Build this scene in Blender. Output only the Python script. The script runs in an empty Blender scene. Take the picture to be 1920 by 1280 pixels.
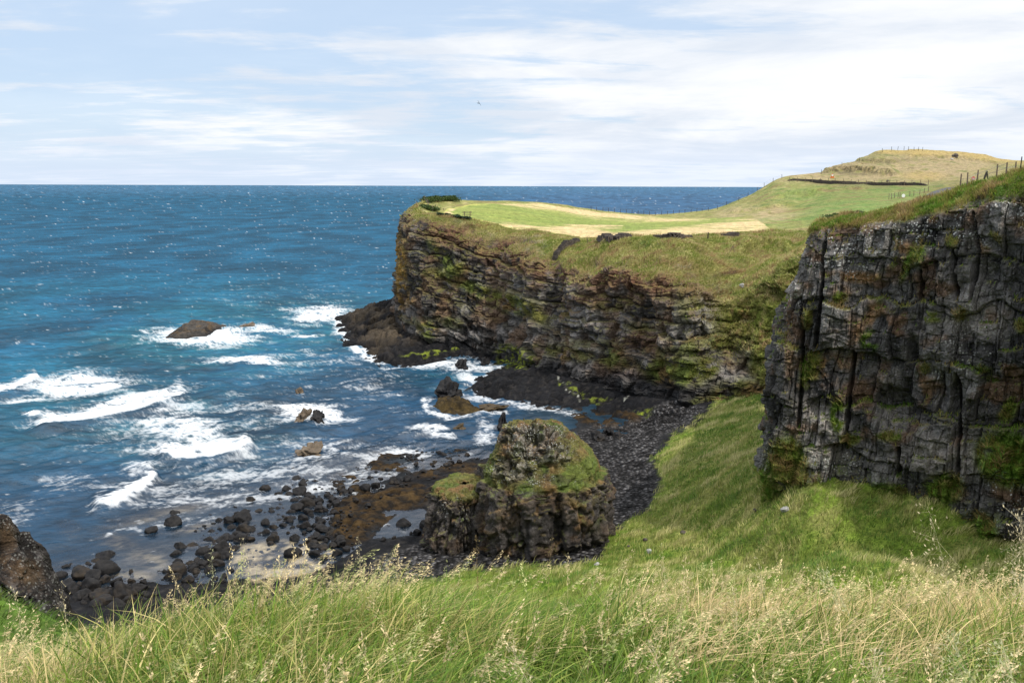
import bpy, math, random
import numpy as np
from mathutils import Matrix, Vector
random.seed(7); rng = np.random.default_rng(11)
scene = bpy.context.scene
COL = scene.collection

# ------------------------------------------------------------------ camera
F = 1663.0; PW, PH = 1920.0, 1280.0
PITCH = math.radians(9.97); ROLL = math.radians(0.2); CAMZ = 30.0
camd = bpy.data.cameras.new('camera'); cam = bpy.data.objects.new('camera', camd); COL.objects.link(cam)
camd.sensor_width = 36.0; camd.lens = F / PW * 36.0; camd.clip_start = 0.1; camd.clip_end = 60000
RM = (Matrix.Rotation(math.pi / 2 - PITCH, 4, 'X') @ Matrix.Rotation(ROLL, 4, 'Z'))
cam.matrix_world = Matrix.Translation((0, 0, CAMZ)) @ RM
scene.camera = cam
R3 = np.array(RM.to_3x3()); C0 = np.array([0, 0, CAMZ])

def ray(u, v):
    d = np.stack([(np.asarray(u, float) - PW / 2) / F, (PH / 2 - np.asarray(v, float)) / F, -np.ones_like(np.asarray(u, float))], -1)
    return d @ R3.T
def pt(u, v, y):
    d = ray(u, v); return C0 + d * (np.asarray(y) / d[..., 1])[..., None]
def pz(u, v, z=0.0):
    d = ray(u, v); return C0 + d * ((z - CAMZ) / d[..., 2])[..., None]
def proj(P):
    q = (np.asarray(P) - C0) @ R3
    w = np.maximum(-q[..., 2], 0.05)
    return PW / 2 + F * q[..., 0] / w, PH / 2 - F * q[..., 1] / w

# ------------------------------------------------------------------ noise
def _h(ix, iy, iz, s):
    with np.errstate(over='ignore'):
        h = (ix.astype(np.uint32) * np.uint32(374761393)) ^ (iy.astype(np.uint32) * np.uint32(668265263)) ^ (iz.astype(np.uint32) * np.uint32(2147483647)) ^ np.uint32((s * 974634777 + 12345) & 0xffffffff)
        h = (h ^ (h >> np.uint32(13))) * np.uint32(1274126177)
        h = h ^ (h >> np.uint32(16)); h = h * np.uint32(2246822519); return h ^ (h >> np.uint32(15))
G12 = np.array([(1,1,0),(-1,1,0),(1,-1,0),(-1,-1,0),(1,0,1),(-1,0,1),(1,0,-1),(-1,0,-1),(0,1,1),(0,-1,1),(0,1,-1),(0,-1,-1),(1,1,0),(-1,1,0),(0,-1,1),(0,-1,-1)], np.float32)
def perlin(p, s=0):
    p = np.asarray(p, np.float32); sh = p.shape[:-1]; p = p.reshape(-1, 3)
    i = np.floor(p).astype(np.int32); f = p - i; w = f * f * f * (f * (f * 6 - 15) + 10)
    out = np.zeros(len(p), np.float32)
    for dx in (0, 1):
        for dy in (0, 1):
            for dz in (0, 1):
                g = G12[_h(i[:, 0] + dx, i[:, 1] + dy, i[:, 2] + dz, s) & 15]
                d = g[:, 0] * (f[:, 0] - dx) + g[:, 1] * (f[:, 1] - dy) + g[:, 2] * (f[:, 2] - dz)
                out += d * (w[:, 0] if dx else 1 - w[:, 0]) * (w[:, 1] if dy else 1 - w[:, 1]) * (w[:, 2] if dz else 1 - w[:, 2])
    return out.reshape(sh)
def fbm(p, sc=1.0, o=4, s=0, gain=0.5):
    p = np.asarray(p, np.float32) * np.float32(1) ; sc = np.asarray(sc, np.float32)
    a = 1.0; t = 0; r = 0; q = p * sc
    for k in range(o):
        r = r + a * perlin(q + 17.3 * k, s + k); t += a; a *= gain; q = q * 2.03
    return r / t * 1.6
def voro(p, s=0, jit=0.9):
    p = np.asarray(p, np.float32); sh = p.shape[:-1]; p = p.reshape(-1, 3)
    i = np.floor(p).astype(np.int32); n = len(p)
    f1 = np.full(n, 9., np.float32); f2 = np.full(n, 9., np.float32); cid = np.zeros(n, np.float32)
    for dx in (-1, 0, 1):
        for dy in (-1, 0, 1):
            for dz in (-1, 0, 1):
                c = i + np.array([dx, dy, dz], np.int32)
                h = _h(c[:, 0], c[:, 1], c[:, 2], s)
                o = np.stack([(h & 1023), ((h >> np.uint32(10)) & 1023), ((h >> np.uint32(20)) & 1023)], -1).astype(np.float32) / 1023.0
                d = np.sqrt((((c + 0.5 + (o - 0.5) * jit) - p) ** 2).sum(-1))
                m = d < f1
                f2 = np.where(m, f1, np.minimum(f2, d)); f1 = np.where(m, d, f1)
                cid = np.where(m, (_h(c[:, 0], c[:, 1], c[:, 2], s + 77) & 65535).astype(np.float32) / 65535.0, cid)
    return f1.reshape(sh), f2.reshape(sh), cid.reshape(sh)
def brick(s_, h_, W, H, seed, tilt=0):
    row = np.floor(h_ / H); fr = h_ / H - row; rj = hashf(row, seed) * 7.3
    x = s_ / W + rj; c = np.floor(x); f = x - c
    key = (c + row * 131).astype(np.int64)
    j0 = (hashf(key, seed + 1) - .5) * .5; j1 = (hashf(key + 1, seed + 1) - .5) * .5
    k2 = np.where(f < j0, key - 1, np.where(f > 1 + j1, key + 1, key))
    dx = np.minimum(np.abs(f - j0), np.abs(f - 1 - j1)) * W; dz = np.minimum(fr, 1 - fr) * H
    if tilt:
        return hashf(k2, seed + 2), np.minimum(dx, dz), (hashf(k2, seed + 5) - .5) * (f - .5) * W * tilt + (hashf(k2, seed + 6) - .5) * (fr - .5) * H * tilt * .6
    return hashf(k2, seed + 2), np.minimum(dx, dz)
def hashf(i, s=0):
    i = np.asarray(np.floor(i), np.int64).astype(np.int32)
    return (_h(i, i * 0 + 7, i * 0 + 3, s) & 65535).astype(np.float32) / 65535.0
def sst(a, b, x):
    t = np.clip((x - a) / (b - a), 0, 1); return t * t * (3 - 2 * t)
def lerp(a, b, t):
    return a + (b - a) * t
def mixc(c, d, m):
    return c + (np.asarray(d, np.float32) - c) * np.clip(m, 0, 1)[..., None]

# ------------------------------------------------------------------ masks located on the ground through the camera match
def blobs(u, v, L, soft=0.35):
    m = np.zeros_like(u)
    for b in L:
        cu, cv, ru, rv = b[:4]; a = math.radians(b[4]) if len(b) > 4 else 0; st = b[5] if len(b) > 5 else 1
        x = (u - cu) * math.cos(a) + (v - cv) * math.sin(a); y = -(u - cu) * math.sin(a) + (v - cv) * math.cos(a)
        d = np.sqrt((x / ru) ** 2 + (y / rv) ** 2)
        m = np.maximum(m, st * sst(1 + soft, 1 - soft, d))
    return m
def polysd(u, v, poly):
    poly = np.asarray(poly, float); inside = np.zeros(u.shape, bool); dm = np.full(u.shape, 1e9)
    n = len(poly)
    for k in range(n):
        x1, y1 = poly[k]; x2, y2 = poly[(k + 1) % n]
        c = ((y1 > v) != (y2 > v)) & (u < (x2 - x1) * (v - y1) / ((y2 - y1) or 1e-9) + x1)
        inside ^= c
        t = np.clip(((u - x1) * (x2 - x1) + (v - y1) * (y2 - y1)) / ((x2 - x1) ** 2 + (y2 - y1) ** 2 + 1e-9), 0, 1)
        dm = np.minimum(dm, np.hypot(u - x1 - t * (x2 - x1), v - y1 - t * (y2 - y1)))
    return np.where(inside, dm, -dm)
def linesd(u, v, line):
    line = np.asarray(line, float); dm = np.full(u.shape, 1e9); sg = np.zeros(u.shape); tt = np.zeros(u.shape); n = len(line) - 1
    for k in range(n):
        x1, y1 = line[k]; x2, y2 = line[k + 1]; L2 = (x2 - x1) ** 2 + (y2 - y1) ** 2
        t = np.clip(((u - x1) * (x2 - x1) + (v - y1) * (y2 - y1)) / L2, 0, 1)
        d = np.hypot(u - x1 - t * (x2 - x1), v - y1 - t * (y2 - y1))
        s = np.sign((x2 - x1) * (v - y1) - (y2 - y1) * (u - x1))
        m = d < dm; dm = np.where(m, d, dm); sg = np.where(m, s, sg); tt = np.where(m, (k + t) / n, tt)
    return dm, sg, tt

# ------------------------------------------------------------------ mesh helpers
def link(o, parent=None):
    COL.objects.link(o)
    if parent is not None: o.parent = parent
    return o
def mesh_np(name, V, Fq, mat, attrs=None, smooth=True, parent=None):
    """V (n,3); Fq (m,3|4) -> one mesh object"""
    me = bpy.data.meshes.new(name); V = np.ascontiguousarray(V.reshape(-1, 3), np.float32); Fq = np.ascontiguousarray(Fq, np.int32)
    m, k = Fq.shape
    me.vertices.add(len(V)); me.vertices.foreach_set('co', V.ravel())
    me.loops.add(m * k); me.loops.foreach_set('vertex_index', Fq.ravel())
    me.polygons.add(m); me.polygons.foreach_set('loop_start', np.arange(0, m * k, k, dtype=np.int32))
    me.polygons.foreach_set('use_smooth', np.full(m, smooth))
    me.update(calc_edges=True)
    for an, a in (attrs or {}).items():
        a = np.asarray(a, np.float32)
        if a.ndim >= 2 and a.shape[-1] == 3 and a.size == 3 * len(V):
            at = me.attributes.new(an, 'FLOAT_COLOR', 'POINT')
            at.data.foreach_set('color', np.concatenate([a.reshape(-1, 3), np.ones((len(V), 1), np.float32)], 1).ravel())
        else:
            at = me.attributes.new(an, 'FLOAT', 'POINT'); at.data.foreach_set('value', a.ravel())
    me.materials.append(mat)
    o = bpy.data.objects.new(name, me); return link(o, parent)
def grid_faces(r, c, wrap=False):
    i = np.arange(r * c).reshape(r, c)
    if wrap: i = np.concatenate([i, i[:, :1]], 1)
    return np.stack([i[:-1, :-1], i[:-1, 1:], i[1:, 1:], i[1:, :-1]], -1).reshape(-1, 4)
def gnormals(P, wrap=False):
    if wrap:
        Q = np.concatenate([P[:, -1:], P, P[:, :1]], 1); dc = (Q[:, 2:] - Q[:, :-2])
    else:
        dc = np.gradient(P, axis=1)
    dr = np.gradient(P, axis=0)
    n = np.cross(dc, dr); return n / (np.linalg.norm(n, axis=-1, keepdims=True) + 1e-9)
def pchip(Y, t):
    Y = np.asarray(Y, float); n = len(Y); d = np.diff(Y, axis=0)
    m = np.zeros_like(Y)
    a, b = d[:-1], d[1:]; same = (a * b) > 0
    m[1:-1] = np.where(same, 2 * a * b / np.where(same, a + b, 1), 0); m[0] = d[0]; m[-1] = d[-1]
    k = np.clip(np.floor(t).astype(int), 0, n - 2); f = (t - k).reshape((-1,) + (1,) * (Y.ndim - 1))
    h00 = 2 * f**3 - 3 * f**2 + 1; h10 = f**3 - 2 * f**2 + f; h01 = -2 * f**3 + 3 * f**2; h11 = f**3 - f**2
    return h00 * Y[k] + h10 * m[k] + h01 * Y[k + 1] + h11 * m[k + 1]
def loft(S, cols, rows):
    S = np.asarray(S, float)
    t = np.concatenate([np.linspace(i, i + 1, c, endpoint=False) for i, c in enumerate(cols)] + [[len(cols)]])
    r = np.concatenate([np.linspace(i, i + 1, c, endpoint=False) for i, c in enumerate(rows)] + [[len(rows)]])
    A = pchip(S, t)                       # (C,k,3)
    B = pchip(np.swapaxes(A, 0, 1), r)    # (R,C,3)
    return B, r, t
def tag(o, label=None, cat=None, group=None, kind=None):
    if label: o['label'] = label
    if cat: o['category'] = cat
    if group: o['group'] = group
    if kind: o['kind'] = kind
    return o
def empty(name, loc=(0, 0, 0), rz=0):
    o = bpy.data.objects.new(name, None); COL.objects.link(o); o.location = loc; o.rotation_euler[2] = rz; o.empty_display_size = 0.3
    return o
class MB:
    def __init__(s): s.v = []; s.f = []
    def add(s, v, f):
        k = len(s.v); s.v += [tuple(map(float, a)) for a in v]; s.f += [tuple(i + k for i in q) for q in f]
    def box(s, c, sx, sy, sz, rz=0, tilt=0):
        M = Matrix.Translation(c) @ Matrix.Rotation(rz, 4, 'Z') @ Matrix.Rotation(tilt, 4, 'Y')
        v = [M @ Vector((x * sx / 2, y * sy / 2, z * sz)) for z in (0, 1) for y in (-1, 1) for x in (-1, 1)]
        s.add(v, [(0, 2, 3, 1), (4, 5, 7, 6), (0, 1, 5, 4), (2, 6, 7, 3), (0, 4, 6, 2), (1, 3, 7, 5)])
    def tube(s, a, b, r0, r1, n=8):
        a = Vector(a); b = Vector(b); d = (b - a).normalized(); x = d.orthogonal().normalized(); y = d.cross(x)
        v = [p + (x * math.cos(2 * math.pi * k / n) + y * math.sin(2 * math.pi * k / n)) * r for p, r in ((a, r0), (b, r1)) for k in range(n)]
        f = [(k, (k + 1) % n, n + (k + 1) % n, n + k) for k in range(n)] + [tuple(range(n - 1, -1, -1)), tuple(range(n, 2 * n))]
        s.add(v, f)
    def build(s, name, mat, parent=None, smooth=False):
        me = bpy.data.meshes.new(name); me.from_pydata(s.v, [], s.f); me.materials.append(mat)
        if smooth: me.polygons.foreach_set('use_smooth', [True] * len(me.polygons))
        return link(bpy.data.objects.new(name, me), parent)

# ------------------------------------------------------------------ materials
class NT:
    def __init__(s, name):
        s.m = bpy.data.materials.new(name); s.m.use_nodes = True; s.t = s.m.node_tree; s.t.nodes.clear()
        s.out = s.n('ShaderNodeOutputMaterial')
    def n(s, ty, **kw):
        nd = s.t.nodes.new(ty)
        for k, v in kw.items(): setattr(nd, k, v)
        return nd
    def l(s, a, b): s.t.links.new(a, b)
    def attr(s, name):
        return s.n('ShaderNodeAttribute', attribute_name=name)
    def noise(s, sc, det=4, rough=0.6, vec=None, dist=0):
        n = s.n('ShaderNodeTexNoise'); n.inputs['Scale'].default_value = sc; n.inputs['Detail'].default_value = det; n.inputs['Roughness'].default_value = rough; n.inputs['Distortion'].default_value = dist
        if vec is not None: s.l(vec, n.inputs['Vector'])
        return n.outputs['Fac']
    def math(s, op, a, b=None, c=None):
        n = s.n('ShaderNodeMath', operation=op)
        for i, x in enumerate((a, b, c)):
            if x is None: continue
            if isinstance(x, (int, float)): n.inputs[i].default_value = x
            else: s.l(x, n.inputs[i])
        return n.outputs[0]
    def rng(s, x, a, b, c, d):
        n = s.n('ShaderNodeMapRange'); s.l(x, n.inputs[0])
        for i, k in enumerate((a, b, c, d)): n.inputs[i + 1].default_value = k
        return n.outputs[0]
    def mul(s, col, fac):
        n = s.n('ShaderNodeMix', data_type='RGBA', blend_type='MULTIPLY'); n.inputs[0].default_value = 1
        s.l(col, n.inputs[6]); s.l(fac, n.inputs[7]); return n.outputs[2]
    def mix(s, f, a, b):
        n = s.n('ShaderNodeMix', data_type='RGBA')
        for i, x in ((0, f), (6, a), (7, b)):
            if isinstance(x, (tuple, list)): n.inputs[i].default_value = (*x, 1)
            elif isinstance(x, (int, float)): n.inputs[i].default_value = x
            else: s.l(x, n.inputs[i])
        return n.outputs[2]
    def bump(s, h, st, dist):
        n = s.n('ShaderNodeBump'); n.inputs['Strength'].default_value = st; n.inputs['Distance'].default_value = dist; s.l(h, n.inputs['Height']); return n.outputs[0]
    def bsdf(s, col, rough, normal=None, spec=0.3):
        b = s.n('ShaderNodeBsdfPrincipled')
        if isinstance(col, (tuple, list)): b.inputs['Base Color'].default_value = (*col, 1)
        else: s.l(col, b.inputs['Base Color'])
        if isinstance(rough, (int, float)): b.inputs['Roughness'].default_value = rough
        else: s.l(rough, b.inputs['Roughness'])
        b.inputs['Specular IOR Level'].default_value = spec
        if normal is not None: s.l(normal, b.inputs['Normal'])
        return b
    def done(s, sh): s.l(sh, s.out.inputs[0]); return s.m

def land_mat(name, fine, lo=0.6, hi=1.45, bst=0.6, bd=0.2, rough=0.9, spec=0.2, speck=0, stones=0):
    t = NT(name); g = t.n('ShaderNodeNewGeometry').outputs['Position']
    c = t.attr('col').outputs['Color']
    n1 = t.noise(fine, 5, 0.65, g); n2 = t.noise(fine * 4.3, 3, 0.6, g)
    k = t.math('MULTIPLY', t.rng(n1, 0.3, 0.7, lo, hi), t.rng(n2, 0.3, 0.7, lo + 0.15, hi - 0.2))
    cc = t.n('ShaderNodeCombineColor')
    for i in range(3): t.l(k, cc.inputs[i])
    col = t.mul(c, cc.outputs[0])
    if speck:
        v = t.n('ShaderNodeTexVoronoi'); v.inputs['Scale'].default_value = fine * 2.2; t.l(g, v.inputs['Vector'])
        w = t.math('MULTIPLY', t.rng(v.outputs['Distance'], 0.40, 0.20, 0, 1), t.attr('lichen').outputs['Fac'])
        sel = t.rng(t.noise(fine * 0.35, 3, 0.6, g), 0.45, 0.55, 0, 1)
        col = t.mix(t.math('MULTIPLY', w, sel), col, (0.5, 0.5, 0.47))
    h = t.math('ADD', n1, t.math('MULTIPLY', n2, 0.4))
    if stones:
        v = t.n('ShaderNodeTexVoronoi'); v.inputs['Scale'].default_value = 2.6; t.l(g, v.inputs['Vector'])
        sp = t.n('ShaderNodeSeparateColor'); t.l(v.outputs['Color'], sp.inputs[0]); a = t.attr('stones').outputs['Fac']
        kk = t.math('ADD', t.math('MULTIPLY', t.math('POWER', sp.outputs[0], 2.2), 2.6), 0.35); kk = t.math('MULTIPLY', kk, t.rng(v.outputs['Distance'], 0.25, 0.6, 1.0, 0.35))
        c3 = t.n('ShaderNodeCombineColor')
        for i in range(3): t.l(kk, c3.inputs[i])
        col = t.mix(a, col, t.mul(col, c3.outputs[0]))
        h = t.math('SUBTRACT', h, t.math('MULTIPLY', t.math('MULTIPLY', v.outputs['Distance'], 3.0), a))
    return t.done(t.bsdf(col, rough, t.bump(h, bst, bd), spec).outputs[0])
def plain(name, col, rough=0.85, sc=6, var=0.35, bst=0.3, spec=0.25):
    t = NT(name); g = t.n('ShaderNodeTexCoord').outputs['Object']
    n = t.noise(sc, 5, 0.65, g)
    c = t.mix(t.rng(n, 0.3, 0.7, 0, 1), tuple(x * (1 - var) for x in col), tuple(min(1, x * (1 + var)) for x in col))
    return t.done(t.bsdf(c, rough, t.bump(n, bst, 0.05), spec).outputs[0])
def leaf_mat(name, trans=0.35):
    t = NT(name); c = t.attr('col').outputs['Color']
    d = t.bsdf(c, 0.55, None, 0.25)
    tr = t.n('ShaderNodeBsdfTranslucent'); t.l(c, tr.inputs[0])
    m = t.n('ShaderNodeMixShader'); m.inputs[0].default_value = trans; t.l(d.outputs[0], m.inputs[1]); t.l(tr.outputs[0], m.inputs[2])
    return t.done(m.outputs[0])

M_FAR = land_mat('headland_ground', 0.9, 0.6, 1.5, 0.9, 0.5)
M_NEAR = land_mat('near_cliff_rock', 2.2, 0.55, 1.5, 0.9, 0.22, speck=1)
M_SHORE = land_mat('shore_ground', 1.6, 0.55, 1.55, 0.8, 0.25, 0.85, 0.08, stones=1)
M_STACK = land_mat('stack_rock', 2.6, 0.5, 1.6, 1.0, 0.2, speck=1)
M_BLADE = leaf_mat('grass_blades')
M_WOOD = plain('weathered_wood', (0.16, 0.12, 0.085), sc=9)
M_DWOOD = plain('dark_wood', (0.05, 0.04, 0.032), sc=9)
M_WIRE = plain('galvanised_wire', (0.25, 0.25, 0.25), 0.5)
M_STONE = plain('dark_field_stone', (0.075, 0.062, 0.052), sc=3, var=0.7, bst=1)
# ------------------------------------------------------------------ light and sky
SUN = Vector((0.43, -0.32, 0.85)).normalized()
SEL = math.asin(SUN.z); SROT = math.atan2(SUN.x, SUN.y)
sd = bpy.data.lights.new('sun', 'SUN'); sd.energy = 3.1; sd.angle = math.radians(1.5); sd.color = (1.0, 0.95, 0.87)
so = bpy.data.objects.new('sun', sd); COL.objects.link(so); so.rotation_euler = SUN.to_track_quat('Z', 'Y').to_euler(); so.location = (60, 20, 120)
w = bpy.data.worlds.new('World'); scene.world = w; w.use_nodes = True
t = w.node_tree; t.nodes.clear()
def wn(ty, **kw):
    n = t.nodes.new(ty)
    for k, v in kw.items(): setattr(n, k, v)
    return n
def wl(a, b): t.links.new(a, b)
def wmath(op, a, b=None, c=None):
    n = wn('ShaderNodeMath', operation=op)
    for i, x in enumerate((a, b, c)):
        if x is None: continue
        if isinstance(x, (int, float)): n.inputs[i].default_value = x
        else: wl(x, n.inputs[i])
    return n.outputs[0]
def wrng(x, a, b, c, d):
    n = wn('ShaderNodeMapRange', interpolation_type='SMOOTHSTEP'); wl(x, n.inputs[0])
    for i, k in enumerate((a, b, c, d)): n.inputs[i + 1].default_value = k
    return n.outputs[0]
def wmix(f, a, b):
    n = wn('ShaderNodeMix', data_type='RGBA')
    for i, x in ((0, f), (6, a), (7, b)):
        if isinstance(x, (tuple, list)): n.inputs[i].default_value = (*x, 1)
        elif isinstance(x, (int, float)): n.inputs[i].default_value = x
        else: wl(x, n.inputs[i])
    return n.outputs[2]
sky = wn('ShaderNodeTexSky', sky_type='NISHITA', sun_disc=False, sun_elevation=SEL, sun_rotation=SROT)
sky.dust_density = 0.6; sky.ozone_density = 2.0; sky.air_density = 1.0
tc = wn('ShaderNodeTexCoord').outputs['Generated']
sx = wn('ShaderNodeSeparateXYZ'); wl(tc, sx.inputs[0])
zz = wmath('ADD', wmath('MAXIMUM', sx.outputs[2], 0.0), 0.085)
px = wmath('DIVIDE', sx.outputs[0], zz); py = wmath('DIVIDE', sx.outputs[1], zz)
def cloud(sc, ox, oy, det, rough, dist, stretch=1.0):
    c = wn('ShaderNodeCombineXYZ'); wl(wmath('ADD', px, ox), c.inputs[0]); wl(wmath('MULTIPLY', wmath('ADD', py, oy), stretch), c.inputs[1])
    n = wn('ShaderNodeTexNoise'); wl(c.outputs[0], n.inputs['Vector'])
    n.inputs['Scale'].default_value = sc; n.inputs['Detail'].default_value = det; n.inputs['Roughness'].default_value = rough; n.inputs['Distortion'].default_value = dist
    return n.outputs['Fac']
big = cloud(0.33, 3.1, 1.7, 6, 0.58, 0.35)
mid = cloud(0.9, 8.2, 4.4, 7, 0.62, 0.5)
dark = cloud(0.5, 1.3, 9.9, 7, 0.6, 0.4)
bias = wmath('MULTIPLY', wmath('ADD', sx.outputs[0], 0.12), 0.28)             # thicker cloud to the right
dens = wmath('ADD', wmath('ADD', big, wmath('MULTIPLY', wmath('SUBTRACT', mid, 0.5), 0.8)), bias)
streak = cloud(1.1, 5.3, 2.2, 7, 0.62, 0.4, 2.6)
dens = wmath('ADD', dens, wmath('MULTIPLY', wmath('SUBTRACT', streak, 0.5), 0.75))
dens = wmath('ADD', dens, wrng(sx.outputs[2], 0.16, 0.6, 0.0, 0.25))
cov = wrng(dens, 0.36, 0.62, 0.26, 1.0)
shade = wrng(dark, 0.37, 0.62, 0.0, 1.0)
shade = wmath('MULTIPLY', shade, wrng(sx.outputs[2], 0.34, 0.14, 0.25, 1.0))
low = wrng(sx.outputs[2], 0.0, 0.07, 0.55, 0.0)                                # pale haze band above the sea
SK = 0.090
blue = wmix(0.62, sky.outputs[0], (5.6, 7.5, 10.2))
white = wmix(shade, (9.2, 9.35, 9.6), (6.9, 7.55, 8.5))
wsc = wn('ShaderNodeVectorMath', operation='SCALE'); wl(white, wsc.inputs[0]); wl(wrng(sx.outputs[2], 0.32, 0.75, 1.0, 1.9), wsc.inputs['Scale'])       # unseen sky overhead brightened to soften the light on the land
col = wmix(cov, blue, wsc.outputs[0])
col = wmix(low, col, (6.9, 7.9, 9.6))
bg = wn('ShaderNodeBackground'); wl(col, bg.inputs[0]); bg.inputs[1].default_value = SK
wo = wn('ShaderNodeOutputWorld'); wl(bg.outputs[0], wo.inputs[0])
scene.view_settings.view_transform = 'Standard'; scene.view_settings.look = 'None'; scene.view_settings.exposure = 0.28; scene.view_settings.gamma = 1
scene.cycles.max_bounces = 6; scene.cycles.transparent_max_bounces = 8

# ------------------------------------------------------------------ the headland: one lofted sheet from under the sea, up the cliff, over the plateau and down the far side
def stn(B, M, L, G, E, Fp, K, xo=(0, 6)):
    b = pz(B[0], B[1], B[2]); yb = b[1]
    m = pt(M[0], M[1], yb + M[2]); l = pt(L[0], L[1], yb + L[2]); g = pt(G[0], G[1], yb + G[2])
    f = pt(*Fp); k = pt(*K); e = pt(*E) if E else g * 0.5 + f * 0.5
    u = b + np.array([0, -0.6, -2.5]); x = k + np.array([xo[0], xo[1], 0]); x[2] = -2.0
    k2 = k + np.array([xo[0] * .3, xo[1] * .3, -1.2])
    return [u, b, m, l, g, e, f, k, k2, x]
H = [
 stn((752,575,4.6),(762,500,4),(772,398,4),(800,378,6),None,(815,376,206),(826,373,212),(-4,8)),
 stn((739,585,4.2),(746,500,-.5),(757,402,0),(778,384,3),None,(800,378,195),(826,373,207),(-2,8)),
 stn((770,618,2.9),(766,520,2),(773,425,4),(800,400,8),None,(822,388,190),(846,373.5,210)),
 stn((850,650,1.3),(848,560,3),(855,440,8),(868,413,13),None,(880,394,190),(905,376,218)),
 stn((930,662,1),(930,570,3),(935,465,8),(952,430,16),None,(958,396,195),(965,377,230)),
 stn((1000,692,1.0),(1004,590,3),(1008,485,8),(1050,444,22),None,(1060,412,195),(1045,382,242)),
 stn((1040,705,1.0),(1036,615,4.5),(1036,505,9.5),(1080,448,25),None,(1090,415,195),(1090,389,255)),
 stn((1085,718,1.2),(1082,625,3),(1078,525,6),(1140,447,26),None,(1140,418,195),(1140,396.5,268)),
 stn((1170,737,1.5),(1168,640,3),(1165,513,6),(1210,447,28),None,(1215,420,195),(1235,402,282)),
 stn((1240,748,2),(1240,660,3),(1238,520,6),(1290,447,30),None,(1305,420,200),(1325,394,294)),
 stn((1300,757,2.5),(1300,680,3),(1312,550,7),(1380,447,42),None,(1400,408,215),(1400,368,302)),
 stn((1350,752,3.0),(1358,665,4),(1370,565,9),(1445,452,42),None,(1475,395,225),(1474,331,304)),
 stn((1410,750,3.8),(1415,660,4),(1430,535,10),(1500,455,40),(1540,400,195),(1570,341,288),(1555,321,322)),
 stn((1445,748,4.4),(1447,652,4.5),(1465,510,10),(1540,445,39),(1575,392,198),(1615,343,281),(1614,301,336)),
 stn((1480,745,5),(1480,645,5),(1500,485,10),(1580,435,38),(1610,385,200),(1660,345,275),(1662,281,348)),
 stn((1600,735,6),(1600,640,5),(1640,470,10),(1690,420,34),(1700,380,200),(1745,350,255),(1785,287,352)),
 stn((1800,730,7),(1800,620,5),(1800,450,10),(1830,400,28),(1850,370,180),(1870,345,245),(1905,300,350)),
 stn((2100,700,8),(2100,600,5),(2100,440,10),(2120,380,24),(2140,350,150),(2150,335,240),(2160,310,345)),
 stn((2600,690,9),(2600,600,5),(2600,430,10),(2620,370,20),(2640,345,120),(2650,330,200),(2700,320,300)),
]
P, rr, tt = loft(H, [40, 60, 110, 105, 95, 55, 55, 95, 85, 80, 70, 60, 40, 40, 50, 50, 30, 20], [8, 85, 95, 50, 50, 60, 60, 6, 6])
N = gnormals(P); sgn = np.sign((N * np.array([-0.6, -0.6, 0.6])).sum(-1)); N *= np.sign(sgn.mean())
u0, v0 = proj(P)
R = rr[:, None] + 0 * tt[None, :]
nse = fbm(P, 0.12, 4, 3); nse2 = fbm(P, 0.45, 4, 9)
cl = sst(0.9, 1.15, R) * sst(3.25, 2.92, R + nse * 0.35)
nse3 = fbm(P, 1.1, 3, 15); nse4 = np.abs(fbm(P, 2.2, 2, 17))
gully = sst(10.0, 11.2, tt)[None, :] * sst(16.5, 15, tt)[None, :]
crease = blobs(u0, v0, [(1030, 560, 22, 90, 0, 1.0), (1340, 620, 25, 80, 5, .2)], 0.7)
dip = 0.30 * np.clip(10 - P[..., 0], 0, 40)
hs = P[..., 2] - dip * 0.9 + nse * 1.1 + 0.35 * fbm(P, 0.5, 2, 40)
lay = hs / 1.7; li = np.floor(lay); fr = lay - li
led = (hashf(li, 5) - 0.5) * 1.3 + lerp(-0.55, 0.3, sst(0.0, 0.35, fr)) + (hashf(li + 1, 5) - hashf(li, 5)) * 0.0
pc = np.stack([P[..., 0] * 0.45 + P[..., 1] * 0.15, P[..., 1] * 0.45, P[..., 2] * 0.13 + li * 3.1], -1)
f1, f2, cid = voro(pc, 4)
cidb, eb = brick(P[..., 0] * .8 - P[..., 1] * .6 + nse2 * .3, hs + nse2 * .15, 1.6, .8, 14)
D = cl * (led * 0.55 + (cid - 0.5) * 1.2 - 0.15 * sst(0.2, 0.0, f2 - f1) + 0.25 * nse3 + 0.12 * nse4 + (cidb - 0.5) * 0.55 - 0.2 * sst(0.15, 0, eb) + nse * 1.4 + nse2 * 0.6)
grassy = sst(2.8, 3.2, R) * sst(7.4, 6.9, R)
D += grassy * (fbm(P, 0.09, 3, 21) * lerp(1.3, 0.25, sst(3.6, 5, R)) + nse2 * lerp(0.5, 0.06, sst(3.2, 4.2, R)))
for ln, hh in ([[(1538,324),(1560,319),(1600,319),(1650,323),(1690,330)], 1.6], [[(1600,305),(1640,303),(1690,305)], 1.1], [[(1690,292),(1740,294),(1800,297),(1880,306)], 1.2], [[(1500,372),(1560,352),(1640,352)], .6], [[(1360,400),(1420,392),(1500,380)], .5], [[(1420,385),(1480,362),(1560,364)], .5], [[(1200,462),(1290,470),(1330,480)], .8], [[(1380,470),(1440,462),(1490,468)], .9], [[(1120,470),(1180,462),(1230,466)], .7]):
    d_, s_, q_ = linesd(u0, v0, ln); sd = d_ * s_ + 3 * nse2
    D += hh * sst(0, .15, q_) * sst(1, .85, q_) * np.where(sd > 0, np.exp(-(sd / 2.2) ** 2), np.exp(-(sd / 11.0) ** 2)) * sst(3.3, 3.7, R)
D -= 2.0 * crease * sst(4.2, 3.0, R) * sst(0.9, 1.3, R)
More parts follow.
